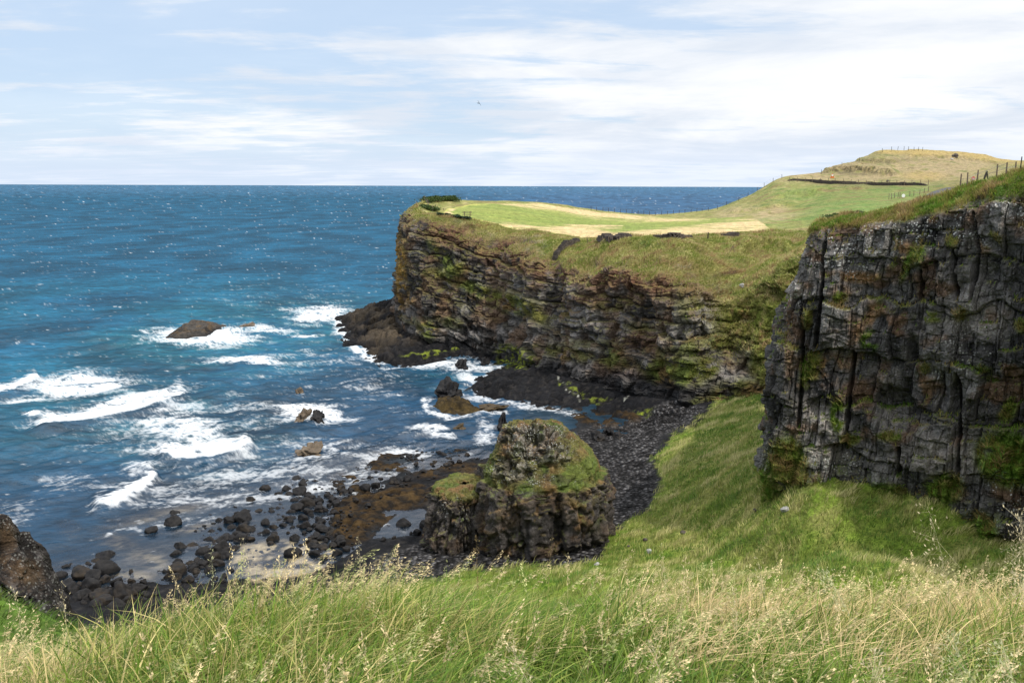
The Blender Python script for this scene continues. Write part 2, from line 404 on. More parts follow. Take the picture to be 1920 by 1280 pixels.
Nn = N.copy(); Nn[..., 2] *= lerp(0.25, 1.0, sst(2.8, 3.6, R)); 
P2 = P + Nn * D[..., None]
N2 = gnormals(P2) * np.sign(sgn.mean()); nz = N2[..., 2]
u, v = proj(P2)
# --- what the ground is made of, with one lit edge painted in
rock = np.full(P.shape, 0.0, np.float32) + np.array([0.084, 0.076, 0.070])
band = sst(-0.2, 0.5, fbm(np.stack([P[..., 0] * 0.05, P[..., 1] * 0.05, hs * 0.55], -1), 1.0, 4, 31))
rock = rock * lerp(0.5, 1.75, band)[..., None] * lerp(0.7, 1.35, cid)[..., None]
rock = mixc(rock, (0.20, 0.185, 0.165), sst(0.25, 0.6, fbm(P * np.array([1, 1, 2.0]), 0.35, 4, 33)) * 0.8)
rock = mixc(rock, (0.115, 0.068, 0.038), sst(-0.1, 0.40, fbm(P, 0.22, 4, 35) + 0.25 * sst(1.8, 3.0, R) - 0.05) * 0.75)
rust = blobs(u, v, [(1000,490,110,32,12,1),(870,420,90,25,8,.9),(900,445,120,25,14,.9),(1210,525,130,22,3,1),(1120,505,50,15,0,.8),(1200,640,60,20,0,.5),(790,410,30,20,0,.7),(1100,560,50,10,5,.5),(1160,690,60,15,10,.5),(1560,440,100,25,-8,.9)], .6)
rock = mixc(rock, (0.115, 0.058, 0.034), rust * sst(-0.35, 0.25, nse2 + 0.1) * 0.9)
pale = blobs(u, v, [(1245,610,22,40,0,.8),(1085,640,60,10,-5,.8),(1060,605,70,8,0,.6),(900,650,80,8,14,.8),(860,620,70,8,14,.7),(960,520,50,12,14,.5),(800,465,40,12,10,.7),(1290,640,15,35,0,.6)], .6)
rock = mixc(rock, (0.27, 0.25, 0.23), pale * sst(-0.3, 0.3, nse2) * 0.7)
wet = sst(3.4, 1.0, P2[..., 2] + nse * 2.0 - 1.5 * sst(1000, 1200, u0))
rock = mixc(rock, (0.014, 0.014, 0.015), wet * 0.93)
rock = mixc(rock, (0.30, 0.17, 0.03), blobs(u, v, [(752,520,10,60,0,1),(746,470,8,60,0,.7),(762,560,14,18,0,.5)], .5) * sst(-.3, .2, nse2) * 0.8)  # orange light on the seaward edge, painted into the rock colour
gr = np.zeros(P.shape, np.float32) + np.array([0.175, 0.172, 0.050])
gn = fbm(P * np.array([1, 1, .6]), 0.16, 4, 51); gn2 = fbm(np.stack([P[..., 0] * .5, P[..., 1] * .16, P[..., 2] * .5], -1), 1.0, 4, 53)
gr = mixc(gr, (0.085, 0.115, 0.026), sst(0.0, 0.5, gn)); gr = mixc(gr, (0.26, 0.225, 0.095), sst(-0.05, 0.5, gn2) * .8); gr = mixc(gr, (0.13, 0.085, 0.04), sst(.1, .55, -gn) * .6)
gr = mixc(gr, (0.12, 0.075, 0.035), sst(3.55, 3.05, R + nse * 0.3) * 0.75 * sst(11.5, 9.5, tt)[None, :])
ub = blobs(u, v, [(1640,320,230,25,0,.9),(1760,310,120,30,0,1),(1450,430,50,8,0,.7),(1440,415,90,10,-8,.9),(1380,398,40,10,-10,.7),(1440,400,40,8,-12,.8),(1560,425,90,6,-6,.5)], .5) * sst(5.0, 5.4, R + gn * .1)
gr = mixc(gr, (0.29, 0.225, 0.125), ub * sst(-.5, .2, gn2 + .15) * .9)
gr = mixc(gr, (0.11, 0.19, 0.04), blobs(u, v, [(1620,385,120,30,-8,.9),(1560,370,110,22,5,.6),(1560,408,120,9,-6,.7),(1700,360,50,15,0,.8),(1440,412,40,4,-8,.6)], .6) * sst(-.4, .4, gn + .15) * .75)
gr = mixc(gr, (0.34, 0.25, 0.09), blobs(u, v, [(1720,285,90,6,2,1),(1840,292,90,7,9,1),(1670,283,20,5,0,1),(1730,330,40,8,0,.7)], .6) * .8)
gr = mixc(gr, (0.05, 0.05, 0.02), blobs(u, v, [(1560,321,22,3,-8,1),(1620,321,60,3,3,.9),(1590,323,50,5,3,.8),(1655,303,40,4,0,.7),(1600,347,80,4,3,.4),(1700,300,40,3,0,.5)], .6) * sst(-.4, .2, gn2) * .8)
# the mown field on the plateau: green sward with dry cut hay lying in swathes
fld = polysd(u0, v0, [(826,402),(838,392),(880,384),(960,380),(1010,381),(1060,388),(1130,399),(1230,406),(1300,410),(1385,408),(1420,411),(1442,428),(1400,436),(1330,441),(1200,445),(1120,445),(1040,441),(980,432),(930,422),(870,413),(832,408)])
fm = sst(-0.8, 1.2, fld + nse2 * 1.5) * sst(3.4, 3.7, R)
fg = np.zeros(P.shape, np.float32) + np.array([0.15, 0.19, 0.042])
fg = mixc(fg, (0.24, 0.25, 0.065), sst(-.3, .5, fbm(np.stack([P[..., 0] * .02, P[..., 1] * .25, 0 * u], -1), 1, 4, 61)) * .55)
sw = np.zeros_like(u)
for poly in ([(930,381),(1005,380),(1060,388),(1130,398),(1230,405),(1300,409),(1330,411),(1260,416),(1180,413),(1120,408),(1060,398),(980,388)],
             [(905,418),(950,420),(1000,424),(1060,422),(1130,424),(1165,427),(1100,431),(1150,436),(1200,432),(1290,426),(1360,416),(1420,410),(1445,428),(1390,438),(1300,443),(1180,446),(1110,446),(1030,440),(970,430)],
             [(828,402),(840,393),(852,392),(842,402),(850,409),(835,408)]):
    sw = np.maximum(sw, sst(-3, 3, polysd(u0, v0, poly) + fbm(np.stack([P[..., 0] * .06, P[..., 1] * .3, 0 * u], -1), 1, 4, 63) * 7))
sw *= sst(-.75, -.1, fbm(np.stack([P[..., 0] * .04, P[..., 1] * .5, 0 * u], -1), 1, 3, 65))
fg = mixc(fg, (0.44, 0.335, 0.175), sw)
fg = mixc(fg, (0.40, 0.38, 0.10), sst(3.5, .5, np.abs(fld)) * .7 * sst(980, 860, u0))
gr = mixc(gr, fg, fm)
lft = sst(7.6, 4.5, tt)[None, :]
gmask = sst(2.85, 3.25, R + nse * 0.35 + 0.18 * sst(0.5, .8, nz) - lft * .62 + lft * .45 * nse2 - .28 * sst(6.5, 7.5, tt)[None, :] * sst(12, 10.5, tt)[None, :] * (.6 + nse2))
gmask = np.maximum(gmask, sst(0.50, 0.72, nz + nse2 * .2) * sst(1.5, 2.1, R) * .6)
gmask = np.maximum(gmask, gully * sst(.9, 1.7, R + nse * .9 + nse2 * .6) * blobs(u, v, [(1395,560,95,90,0,1.1),(1440,670,32,130,0,1.1),(1475,560,70,110,0,1),(1330,560,30,40,0,.9),(1350,640,30,14,-10,.8),(1290,560,20,60,0,.7)], .5))
pg = blobs(u, v, [(830,480,45,12,45,1),(850,500,25,22,40,1),(850,525,75,12,18,.9),(910,550,50,14,20,1),(965,570,60,18,15,1),(1010,590,25,15,40,1),(802,618,22,18,40,1),(770,600,20,8,20,.6),(845,605,30,12,10,.6),(1020,655,25,10,10,1),(1060,662,60,14,10,.8),
  (1150,670,40,20,10,.8),(1265,695,60,26,8,1.2),(1325,690,22,20,0,1),(1360,640,30,14,-10,1),(1280,650,30,20,0,.8),(1290,560,25,40,0,.7),(1100,645,60,8,0,.6),(1140,575,30,10,0,.6),(1200,610,40,12,0,.5),(1240,660,40,10,0,.5),(1400,740,60,30,0,1),(1345,760,50,20,0,.9),(1260,625,18,30,0,.5)], .5)
gmask = np.maximum(gmask, pg * sst(-.45, .15, nse2 + .3 * nz))
ledgeg = np.zeros(P.shape, np.float32) + np.array([0.10, 0.095, 0.022]); ledgeg = mixc(ledgeg, (0.085, 0.105, 0.02), pg * sst(-.2, .4, gn)); ledgeg = mixc(ledgeg, (0.13, 0.075, 0.03), sst(0, .5, -gn2) * .8)
gr = lerp(ledgeg, gr, sst(2.7, 3.1, R)[..., None])
gr = mixc(gr, (0.20, 0.22, 0.05), gully * sst(3.0, 2.2, R) * sst(-.3, .4, gn) * .8)
# bare soil scars in the turf
gr = mixc(gr, (0.05, 0.03, 0.02), blobs(u, v, [(1365,512,30,4,-10,1),(985,452,20,4,10,.8),(880,425,14,5,0,.8),(1385,565,10,8,0,.7)], .4))
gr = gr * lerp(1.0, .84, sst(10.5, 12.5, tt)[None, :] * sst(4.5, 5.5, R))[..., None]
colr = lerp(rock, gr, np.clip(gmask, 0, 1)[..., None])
# bright green algae on wet ledges
colr = mixc(colr, (0.15, 0.17, 0.02), blobs(u, v, [(970,665,34,13,20,1),(945,660,18,6,0,.8),(985,680,18,5,0,.8)], .6) * sst(-.1, .25, fbm(P, 1.2, 3, 71)))
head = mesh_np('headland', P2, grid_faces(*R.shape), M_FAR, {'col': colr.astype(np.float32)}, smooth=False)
tag(head, 'grass topped headland of layered dark cliffs running out to a point in the sea', 'headland', kind='structure')
HP, HU, HV, HN, HG, HR, HF = P2, u, v, N2, gmask, R, fm
# ------------------------------------------------------------------ shore: beach, shelves, slope below the near cliff (one height field)
CT = []
def ctl(u, v, z): CT.append(pz(u, v, z))
for a in [(640,605,0),(662,650,0),(690,668,0),(722,684,0),(800,681,0),(860,676,0),(905,673,0),(938,690,0),(912,702,0),(893,722,0),(893,740,0),(935,748,0),(985,756,0),(1040,767,0),(1085,775,0),(1105,790,0),(1090,806,0),(1060,822,0),(1000,840,0),(940,850,0),
          (700,590,3.0),(735,570,4.6),(720,620,2.0),(760,630,2.0),(800,655,1.0),(690,630,1.6),(760,668,.7),(870,660,.7),(668,598,1.8),(850,650,1.3),(930,662,1.0),
          (960,700,1.5),(1000,692,1.5),(1040,705,1.5),(1085,722,1.6),(940,725,1.2),(1000,735,.7),(1060,750,.5),(1130,760,.5),(1170,740,1.5),(1240,750,2),(1200,790,.4),(1300,760,2.4),(1280,790,1.6),
          (1150,830,.6),(1130,870,.5),(1180,900,.9),(1200,850,1.2),(1235,820,1.5),(1230,920,1.3),(1215,880,1.1),(1260,830,1.7),(1310,775,2.2),(1150,1000,1.0),(1140,1040,1.2),(1060,1060,1.4),(1350,752,3.2),(1410,750,4.2),
          (1300,900,2.8),(1350,820,3.6),(1400,800,5),(1380,880,4.6),(1300,980,2.3),(1380,960,4.2),(1250,1000,1.7),(1220,1050,1.8),(1350,1040,3.0),(1420,1080,3.6),
          (880,1040,.5),(800,1020,.35),(760,1045,.3),(700,1055,.2),(900,950,.5),(960,880,.4),(850,870,-.1),(745,975,-.2),(770,1000,-.12),(690,950,.12),(650,1000,.05),(600,1040,-.12),(520,1030,-.04),(450,1060,-.15),(700,900,-.1),(650,930,-.1),(560,980,-.2),(480,980,-.3),(420,1020,-.25),(350,1060,-.25),(300,1000,-.5),(250,960,-.8),(350,930,-.7),(500,900,-.5),(600,870,-.5),(720,850,-.3),(800,840,-.3),(250,1080,-.1),(180,1110,.1),(150,1060,-.5),(100,1000,-1.5),(60,1090,-.2),
          (800,780,-1),(850,730,-1.2),(700,740,-3),(800,705,-1.5),(600,700,-3.5),(400,800,-3),(600,800,-1.5),(300,850,-2.2),(200,900,-2),(400,700,-4),(560,600,-4),(620,560,-4),(600,640,-3),(700,540,-3)]:
    ctl(*a)
NCB = [(1480,900,10.0,82),(1423,955,None,66),(1500,895,None,64),(1580,908,None,62),(1680,930,None,60),(1760,955,None,58),(1850,1010,None,56),(1940,1028,None,54),(2050,1025,None,50),(2250,950,None,42)]
for (uu, vv, zz_, yy) in NCB[1:]: CT.append(pt(uu, vv, yy))
for a in [(1500,1010,58),(1600,1020,56),(1700,1040,54),(1800,1072,51),(1900,1090,48),(1500,1090,50),(1650,1090,48),(1300,1070,58)]:
    CT.append(pt(a[0], a[1], a[2]))
for x in (-60, -45): CT.append(np.array([x, 62, .3])); CT.append(np.array([x, 40, 8.0])); CT.append(np.array([x, 20, 17.0]))
for x in (-30, -16, -4, 8, 20): CT.append(np.array([x, 47, 4.0 + max(0, x) * .1])); CT.append(np.array([x, 34, 9.5])); CT.append(np.array([x, 20, 17.5])); CT.append(np.array([x, 9, 24.2]))
CT.append(pt(20, 1145, 34)); CT.append(pt(100, 1168, 32)); CT.append(pt(180, 1195, 30)); CT.append(pt(-200, 1110, 34))
for x in (32, 45, 60): CT.append(np.array([x, 40, 10.5])); CT.append(np.array([x, 28, 15])); CT.append(np.array([x, 12, 24]))
CT += [np.array([60, 90, 9.]), np.array([60, 130, 6.]), np.array([40, 95, 7.]), np.array([28, 85, 6.0]), np.array([-70, 90, -4.]), np.array([-70, 150, -5.]), np.array([-60, 210, -5.]), np.array([0, 220, 2.]), np.array([40, 180, 3.])]
CT = np.array(CT)
def tps_fit(X, z, lam):
    n = len(X); r2 = ((X[:, None] - X[None]) ** 2).sum(-1); K = np.where(r2 > 0, r2 * np.log(np.maximum(r2, 1e-12)) * .5, 0) + lam * np.eye(n)
    Pm = np.concatenate([np.ones((n, 1)), X], 1); A = np.block([[K, Pm], [Pm.T, np.zeros((3, 3))]])
    return np.linalg.solve(A, np.concatenate([z, np.zeros(3)]))
_X = CT[:, :2] / 50.0; _w = tps_fit(_X, CT[:, 2], 2e-4)
def shore_base(x, y):
    sh = x.shape; q = np.stack([x.ravel(), y.ravel()], -1) / 50.0; out = np.zeros(len(q))
    for k in range(0, len(q), 40000):
        s = q[k:k + 40000]; r2 = ((s[:, None] - _X[None]) ** 2).sum(-1)
        out[k:k + 40000] = (r2 * np.log(np.maximum(r2, 1e-12)) * .5) @ _w[:len(_X)] + _w[-3] + s @ _w[-2:]
    return out.reshape(sh)
def shore_masks(u, v, z):
    shelf = np.maximum(sst(-6, 6, polysd(u, v, [(620,600),(690,560),(745,560),(780,620),(850,650),(940,658),(1010,690),(1050,708),(1130,735),(1230,752),(1300,755),(1270,790),(1200,800),(1160,815),(1110,800),(1080,775),(1000,765),(890,745),(880,715),(935,690),(720,700),(640,650)])), 0)
    weed = np.maximum(sst(-5, 5, polysd(u, v, [(622,960),(640,920),(655,880),(700,930),(760,905),(810,912),(800,945),(750,960),(720,990),(690,1010),(640,1030),(624,1000)])), sst(-4, 4, polysd(u, v, [(1020,768),(1110,770),(1190,775),(1225,790),(1170,808),(1110,800),(1060,778)])))
    weed = np.maximum(weed, blobs(u, v, [(730,855,40,10),(850,850,35,7),(880,878,60,10),(800,870,28,10),(640,900,22,16),(700,875,25,12),(870,905,30,8),(735,878,30,8),(810,890,30,8)], .5) * .9)
    peb = sst(-8, 8, polysd(u, v, [(1260,745),(1320,765),(1290,800),(1240,815),(1225,870),(1235,905),(1215,950),(1160,985),(1140,1000),(1100,1100),(860,1080),(700,1110),(700,1048),(790,1015),(870,900),(1000,840),(1110,800),(1180,800)]))
    sand = np.maximum.reduce([sst(-6, 6, polysd(u, v, [(430,1060),(450,1020),(520,1012),(600,1015),(625,1040),(600,1070),(480,1090)])), blobs(u, v, [(285,1050,45,16,10),(220,1015,40,14,20),(255,975,70,10,-12),(130,990,20,14),(245,1075,50,10,5),(370,990,40,8,-10),(330,955,60,8,-8),(300,910,40,10,-10)], .6) * .6])
    return shelf, weed, peb, sand
gx = np.arange(-62, 64, 0.25); gy = np.concatenate([np.arange(8, 54, 0.35), np.arange(54, 112, 0.2), np.arange(112, 215, 0.3)])
X, Y = np.meshgrid(gx, gy); Z = shore_base(X, Y)
P = np.stack([X, Y, Z], -1); u, v = proj(P)
shelf, weed, peb, sand = shore_masks(u, v, Z)
weed = weed * sst(-.2, .02, fbm(P, .45, 4, 91) + .35 * fbm(P, 1.8, 3, 93) + .06)
land = sst(0.9, 2.2, Z)
grs = sst(-6, 8, polysd(u, v, [(1300,745),(1345,745),(1330,775),(1290,800),(1262,822),(1225,870),(1240,905),(1220,950),(1165,985),(1145,1010),(1120,1045),(1050,1060),(900,1062),(820,1085),(700,1110),(600,1140),(450,1160),(300,1180),(250,1300),(2600,1300),(2600,700),(1500,700)]) + 10 * fbm(P, .25, 3, 5) + 12 * fbm(P, 1.2, 3, 7))
grs = np.maximum(grs, sst(1.6, 3.0, Z) * sst(56, 52, Y))
nA = fbm(P, 0.3, 4, 81); nB = fbm(P, 1.1, 4, 83)
f1, f2, cid = voro(np.stack([X * .45, Y * .45, 0 * X], -1), 6); f1b, f2b, cidb = voro(np.stack([X * 1.3, Y * 1.3, 0 * X], -1), 8)
dz = shelf * (nA * .55 + (cid - .5) * .5 - .35 * sst(.12, 0, f2 - f1) + (cidb - .5) * .28 + nB * .2 + sst(620, 700, v) * 0.0)
tipm = shelf * sst(905, 700, u)
dz += tipm * ((cid - .5) * .8 + nA * .6)
dz += weed * (.30 + nA * .30 + (0.5 - f1b) * .30 + nB * .14) * (1 - shelf * .5)
dz += peb * (1 - grs) * ((0.45 - f1b) * .22 + nA * .1)
dz += grs * (nA * .42 + nB * .20 + .5 * fbm(P, .1, 2, 85)) * land
dz -= .05 * sand * (1 - land)
Z2 = Z + dz; P2 = np.stack([X, Y, Z2], -1)
cR = np.zeros(P.shape, np.float32) + np.array([0.0075, 0.0075, 0.0085]); cR = cR * lerp(.55, 1.5, cid)[..., None]
cR = mixc(cR, (.028, .025, .023), sst(0.1, .5, nB) * .6)
cR = mixc(cR, (.085, .066, .045), shelf * blobs(u, v, [(720,610,60,26,15,1),(700,640,30,20,40,.6),(770,610,40,16,10,1)], .6) * sst(-.4, .3, nA) * .8)
c = cR
alg = shelf * blobs(u, v, [(968,668,34,14,-20,1),(945,660,16,6),(800,662,40,3,-8,.8),(860,655,25,3,0,.8),(975,690,12,4),(1090,735,35,3,30,.7),(1205,772,20,4,-10,1),(1225,778,16,3,10,1),(1110,742,30,3,0,.7),(1060,722,18,3,30,.8)], .5) * sst(-.1, .2, nB)
c = mixc(c, (.15, .18, .02), alg)
rill = sst(1.6, .3, np.minimum(linesd(u, v, [(1040,700),(1058,722),(1062,735),(1078,742),(1090,752)])[0], linesd(u, v, [(1165,740),(1172,748),(1168,760),(1180,738)])[0]) + nB * 3) * shelf
c = mixc(c, (.40, .40, .34), rill * .8 * sst(-.2, .25, nA + nB))
wd = np.zeros(P.shape, np.float32) + np.array([.034, .021, .009]); wd = mixc(wd, (.010, .008, .006), sst(-.1, .3, nB)); wd = mixc(wd, (.055, .033, .011), sst(.1, .5, nA) * .7)
c = mixc(c, wd, weed * .95)
pb = np.zeros(P.shape, np.float32) + np.array([.048, .046, .046]); pb = pb * lerp(.7, 1.35, cidb)[..., None]
c = mixc(c, pb, peb)
c = mixc(c, (.40, .31, .20), sand * sst(-.3, .1, nA + .7 * nB))
bedm = sst(0.05, -.25, Z2) * (1 - sand) * (1 - shelf) * (1 - weed)
c = mixc(c, (.022, .028, .034), bedm * .9)
g = np.zeros(P.shape, np.float32) + np.array([.135, .150, .034])
st = fbm(np.stack([(X * .8 + Y * .6) * .22, (X * -.6 + Y * .8) * .9, Z * 0], -1), 1, 4, 87)
g = mixc(g, (.055, .085, .014), sst(0, .5, nA)); g = mixc(g, (.20, .19, .065), sst(-.1, .45, st) * .75); g = mixc(g, (.05, .09, .012), sst(0, .5, -st) * .5)
g = mixc(g, (.11, .165, .02), sst(26, 4, polysd(u, v, [(1300,745),(1330,775),(1262,822),(1225,870),(1240,905),(1220,950),(1165,985),(1145,1010),(1500,1100),(1600,700)])) * sst(-.5, .3, nA) * .8)
g = mixc(g, (.05, .095, .015), sst(56, 46, Y) * sst(-6, -12, X) * .8)  # shade on the lower left bank, painted in as darker green
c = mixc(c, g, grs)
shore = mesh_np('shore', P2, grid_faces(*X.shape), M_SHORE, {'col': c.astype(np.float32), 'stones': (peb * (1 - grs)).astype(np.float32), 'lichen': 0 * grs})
tag(shore, 'dark rock shelf, pebble beach and green slope round the bay', 'shore', kind='structure')
SX, SY, SZ, SG = X, Y, Z2, grs
def shore_z(x, y):
    i = int(np.clip(np.searchsorted(gy, y), 0, len(gy) - 1)); j = int(np.clip(np.searchsorted(gx, x), 0, len(gx) - 1)); return float(SZ[i, j])

# ------------------------------------------------------------------ the near cliff on the right
def stn2(pts, back=(6, 12, -4.0)):
    q = [pt(*p) for p in pts]; uu = q[0] + np.array([0, 0, -3.0]); T = q[-1] + np.array(back); T2 = T + np.array([0, 14, -5.0])
    return [uu] + q + [T, T2]
NC = [
 stn2([(1560,860,84),(1570,740,84),(1580,600,84),(1590,450,84),(1610,432,85)]),
 stn2([(1445,900,76),(1462,760,76),(1490,590,76),(1530,450,76),(1560,425,78)]),
 stn2([(1421,958,66),(1438,770,66.4),(1468,590,67),(1506,452,68),(1535,413,70)]),
 stn2([(1455,930,64.4),(1465,780,65),(1492,592,66),(1528,442,67),(1562,406,70)]),
 stn2([(1510,905,63.5),(1515,780,64.2),(1540,592,65),(1572,436,66),(1602,402,69)]),
 stn2([(1585,912,62.2),(1592,780,63),(1605,592,64),(1628,430,64.8),(1655,396,68)]),
 stn2([(1680,935,60.5),(1682,785,61.2),(1690,592,62),(1702,422,63),(1715,385,67)]),
 stn2([(1760,958,58.5),(1765,800,59),(1772,592,60),(1784,402,61),(1790,363,65.5)]),
 stn2([(1850,1018,56.5),(1852,805,57.2),(1855,595,58),(1862,388,59),(1862,338,64)]),
 stn2([(1940,1032,54.5),(1942,810,55.2),(1943,595,56),(1945,372,57),(1942,316,62.5)]),
 stn2([(2050,1032,51),(2050,800,51.5),(2050,595,52),(2052,362,53),(2052,300,58.5)]),
 stn2([(2250,965,44),(2250,800,44.5),(2250,595,45),(2252,352,46),(2255,290,51)]),
 stn2([(2700,955,36),(2700,800,36.5),(2700,595,37),(2702,345,38),(2705,280,42)]),
]
P, rr, tt = loft(NC, [20, 40, 40, 55, 85, 100, 85, 90, 90, 70, 40, 20], [10, 95, 100, 90, 34, 26, 6])
N = gnormals(P); sg_ = np.sign((N * np.array([-.6, -.6, .5])).sum(-1).mean()); N *= sg_
R = rr[:, None] + 0 * tt[None, :]; u0, v0 = proj(P)
nA = fbm(P, .18, 4, 101); nB = fbm(P, .7, 5, 103); nC = fbm(P, 2.2, 3, 105)
cl = sst(4.35, 3.92, R + nA * .25)
sx_ = P[..., 0] * .7 - P[..., 1] * .7; wz = P[..., 2] + nA * 1.7 + .25 * sx_ * sst(-.4, .4, fbm(P, .08, 2, 107))
wx_ = fbm(P, .22, 2, 131); wy_ = fbm(P, .3, 2, 133)
cid, e1, t1 = brick(sx_ + wx_ * .3, P[..., 2] + wy_ * .8 + nA * .8, 2.3, 3.6, 3, .35); cid2, e1b, t1b = brick(sx_ + wx_ * .2 + nB * .10, P[..., 2] + wy_ * .5 + cid * 2.1, 1.05, 1.25, 33, .5); gid, e2, t2 = brick(sx_ + nB * .15, P[..., 2] + nB * .2 + cid2, .5, .62, 43, .5)
q3 = np.stack([sx_ * 2.1, P[..., 1], wz * 1.5], -1) + nB[..., None] * .2; k1, k2, kid = voro(q3, 23)
lay = (wz + .5 * nA) / 3.3; li = np.floor(lay); fr = lay - li
D = cl * ((cid - .5) * 1.0 + t1 - .22 * sst(.12, .0, e1) + (cid2 - .5) * .55 * (.3 + hashf(cid * 97, 3)) + t1b * .8 - .12 * sst(.08, 0, e1b) + (gid - .5) * .24 + t2 + (kid - .5) * .12 + nA * .8 + nB * .26 + nC * .13 + (hashf(li, 9) - .5) * .3)
# the long open joints in the photograph
jl = np.full(u0.shape, 99.)
for ln in ([(1543,430),(1540,480),(1542,530),(1536,600),(1530,650)], [(1826,400),(1828,450),(1832,470),(1825,500),(1820,560)], [(1786,470),(1788,510),(1792,560)], [(1721,510),(1722,560)], [(1686,840),(1684,890)], [(1795,700),(1800,800),(1797,900)], [(1500,560),(1503,700),(1498,800)], [(1600,660),(1592,740),(1585,840)]):
    jl = np.minimum(jl, linesd(u0, v0, ln)[0] + nB * 3)
D -= cl * 1.3 * sst(5.5, .5, jl)
D -= cl * 1.4 * blobs(u0, v0, [(1740,720,40,45,0,1),(1690,770,50,30,20,1),(1712,670,12,30,0,.8),(1850,510,20,22,0,.7),(1540,765,25,16,0,.6),(1790,745,10,30,0,.8)], .7)
D += sst(4.0, 4.5, R) * sst(6.9, 6.3, R) * (nB * .45 + nA * .6 + nC * .1)
Nn = N.copy(); Nn[..., 2] *= lerp(.2, 1, sst(4, 4.6, R))
P2 = P + Nn * D[..., None]
N2 = gnormals(P2) * sg_; nz = N2[..., 2]; u, v = proj(P2)
c = np.zeros(P.shape, np.float32) + np.array([.080, .075, .072]); c = c * lerp(.7, 1.3, cid)[..., None] * lerp(.85, 1.15, gid)[..., None] * lerp(.85, 1.2, kid)[..., None]
c = mixc(c, (.20, .19, .18), sst(.1, .55, fbm(P, .3, 4, 111)) * .75 * lerp(.5, 1, gid))
c = mixc(c, (.028, .027, .029), sst(.05, .5, fbm(P * np.array([1, 1, .35]), .5, 4, 113)) * .8)
palec = blobs(u, v, [(1535,790,45,30,25,1),(1770,850,75,40,10,1),(1700,800,50,25,25,.6),(1540,830,40,12,0,.5),(1655,700,25,20,0,.7),(1840,600,60,30,0,.6),(1580,690,18,40,0,.5),(1730,610,30,30,0,.4),(1800,540,40,30,0,.35),(1490,545,16,20,0,.8),(1700,860,40,16,0,.5),(1530,850,50,14,0,.5),(1570,670,15,40,5,.6)], .6)
c = mixc(c, (.34, .305, .28), palec * sst(-.5, .3, nB + .2) * .85); c = c * lerp(.58, 1.08, sst(.35, -.35, fbm(P, .1, 3, 141)))[..., None]
c = mixc(c, (.11, .062, .034), sst(.1, .5, fbm(P, .45, 4, 115) + .25 * sst(3.2, 4.1, R) - .02) * .7)
rust = blobs(u, v, [(1610,520,60,10,5,.8),(1575,555,20,20,0,.6),(1555,690,30,25,-20,.8),(1640,590,20,25,0,.6),(1600,620,15,30,0,.5),(1690,470,30,16,0,.7),(1840,455,20,20,0,.6),(1480,640,10,60,0,.5),(1740,735,20,30,0,.5)], .6)
c = mixc(c, (.20, .105, .035), rust * sst(-.25, .15, nB) * .9)
mossp = blobs(u, v, [(1575,560,14,12,0,1),(1718,475,16,24,20,.8),(1785,450,12,14,0,1),(1745,595,26,10,0,1),(1800,590,14,14,0,.8),(1700,500,8,30,20,.9),(1860,450,18,14,0,.7),(1630,640,16,20,0,1),(1570,780,13,28,0,1.4),(1520,690,18,40,10,.9),(1590,825,26,10,0,1),(1668,818,24,9,0,1.1),(1850,700,12,14,0,.7),(1650,545,10,30,0,.6),(1670,480,12,50,10,.6),(1480,860,30,22,0,1.2),(1890,770,14,26,30,1.1),(1515,600,8,20,0,.9),(1735,690,10,10,0,.8),(1838,700,14,16,0,.8),(1915,610,12,14,0,1)], .5)
low = np.maximum.reduce([sst(1.55, 1.0, R + nA * .3) * .9 * sst(.25, .5, nz), blobs(u, v, [(1475,880,40,60,0,1),(1560,930,90,22,8,1),(1660,930,50,24,0,1),(1770,915,35,32,0,1.2),(1890,860,60,50,20,1.2),(1430,930,25,50,0,1),(1700,960,60,20,10,1),(1830,1000,40,40,0,1)], .35)])
gm = np.maximum.reduce([sst(4.02, 4.3, R + nA * .25 + nB * .15), mossp * sst(-.15, .1, nB + .12), low * sst(-.6, .0, nB + .3 * nz), sst(.72, .92, nz + nB * .15) * .7])
g = np.zeros(P.shape, np.float32) + np.array([.088, .098, .02]); gN = fbm(P, .35, 4, 121); gS = fbm(np.stack([(P[..., 0] + P[..., 2]) * .35, P[..., 1] * .35, (P[..., 2] - P[..., 0]) * 1.1], -1), 1, 4, 123)
g = mixc(g, (.045, .085, .012), sst(0, .5, gN) * .8); g = mixc(g, (.17, .14, .05), sst(0, .5, gS) * .7)
g = mixc(g, (.15, .085, .035), blobs(u, v, [(1620,430,110,26,-8,1),(1545,440,50,30,0,1),(1680,440,50,25,0,.8),(1550,920,40,14,0,.7),(1900,400,50,30,0,.5)], .6) * sst(-.5, .3, gN) * .85)
g = mixc(g, (.12, .21, .024), np.maximum(low, mossp * .8) * sst(2.2, 1.6, R) * sst(-.4, .3, gN) * .7)
g = mixc(g, (.035, .022, .016), blobs(u, v, [(1838,364,18,8,-30,1),(1822,372,16,6,-20,.8)], .5))
c = lerp(c, g, np.clip(gm, 0, 1)[..., None])
lich = np.clip(.10 + 1.1 * blobs(u, v, [(1620,450,120,25,-6,1),(1780,430,120,30,-10,1),(1900,920,40,60,20,1),(1890,400,50,30,0,1),(1540,470,30,30,0,1),(1480,560,25,40,0,.8),(1590,500,60,20,0,.6),(1450,870,30,40,0,.6),(1780,690,50,30,0,.5),(1560,870,50,25,0,.6),(1820,640,60,80,0,.4)], .6), 0, 1) * (1 - np.clip(gm, 0, 1))
cliff = mesh_np('cliff', P2, grid_faces(*R.shape), M_NEAR, {'col': c.astype(np.float32), 'lichen': lich.astype(np.float32)}, smooth=False)
tag(cliff, 'tall dark basalt cliff face close by on the right with grassy brow', 'cliff', kind='structure')
NP_, NN_, NG_, NRR = P2, N2, gm, R
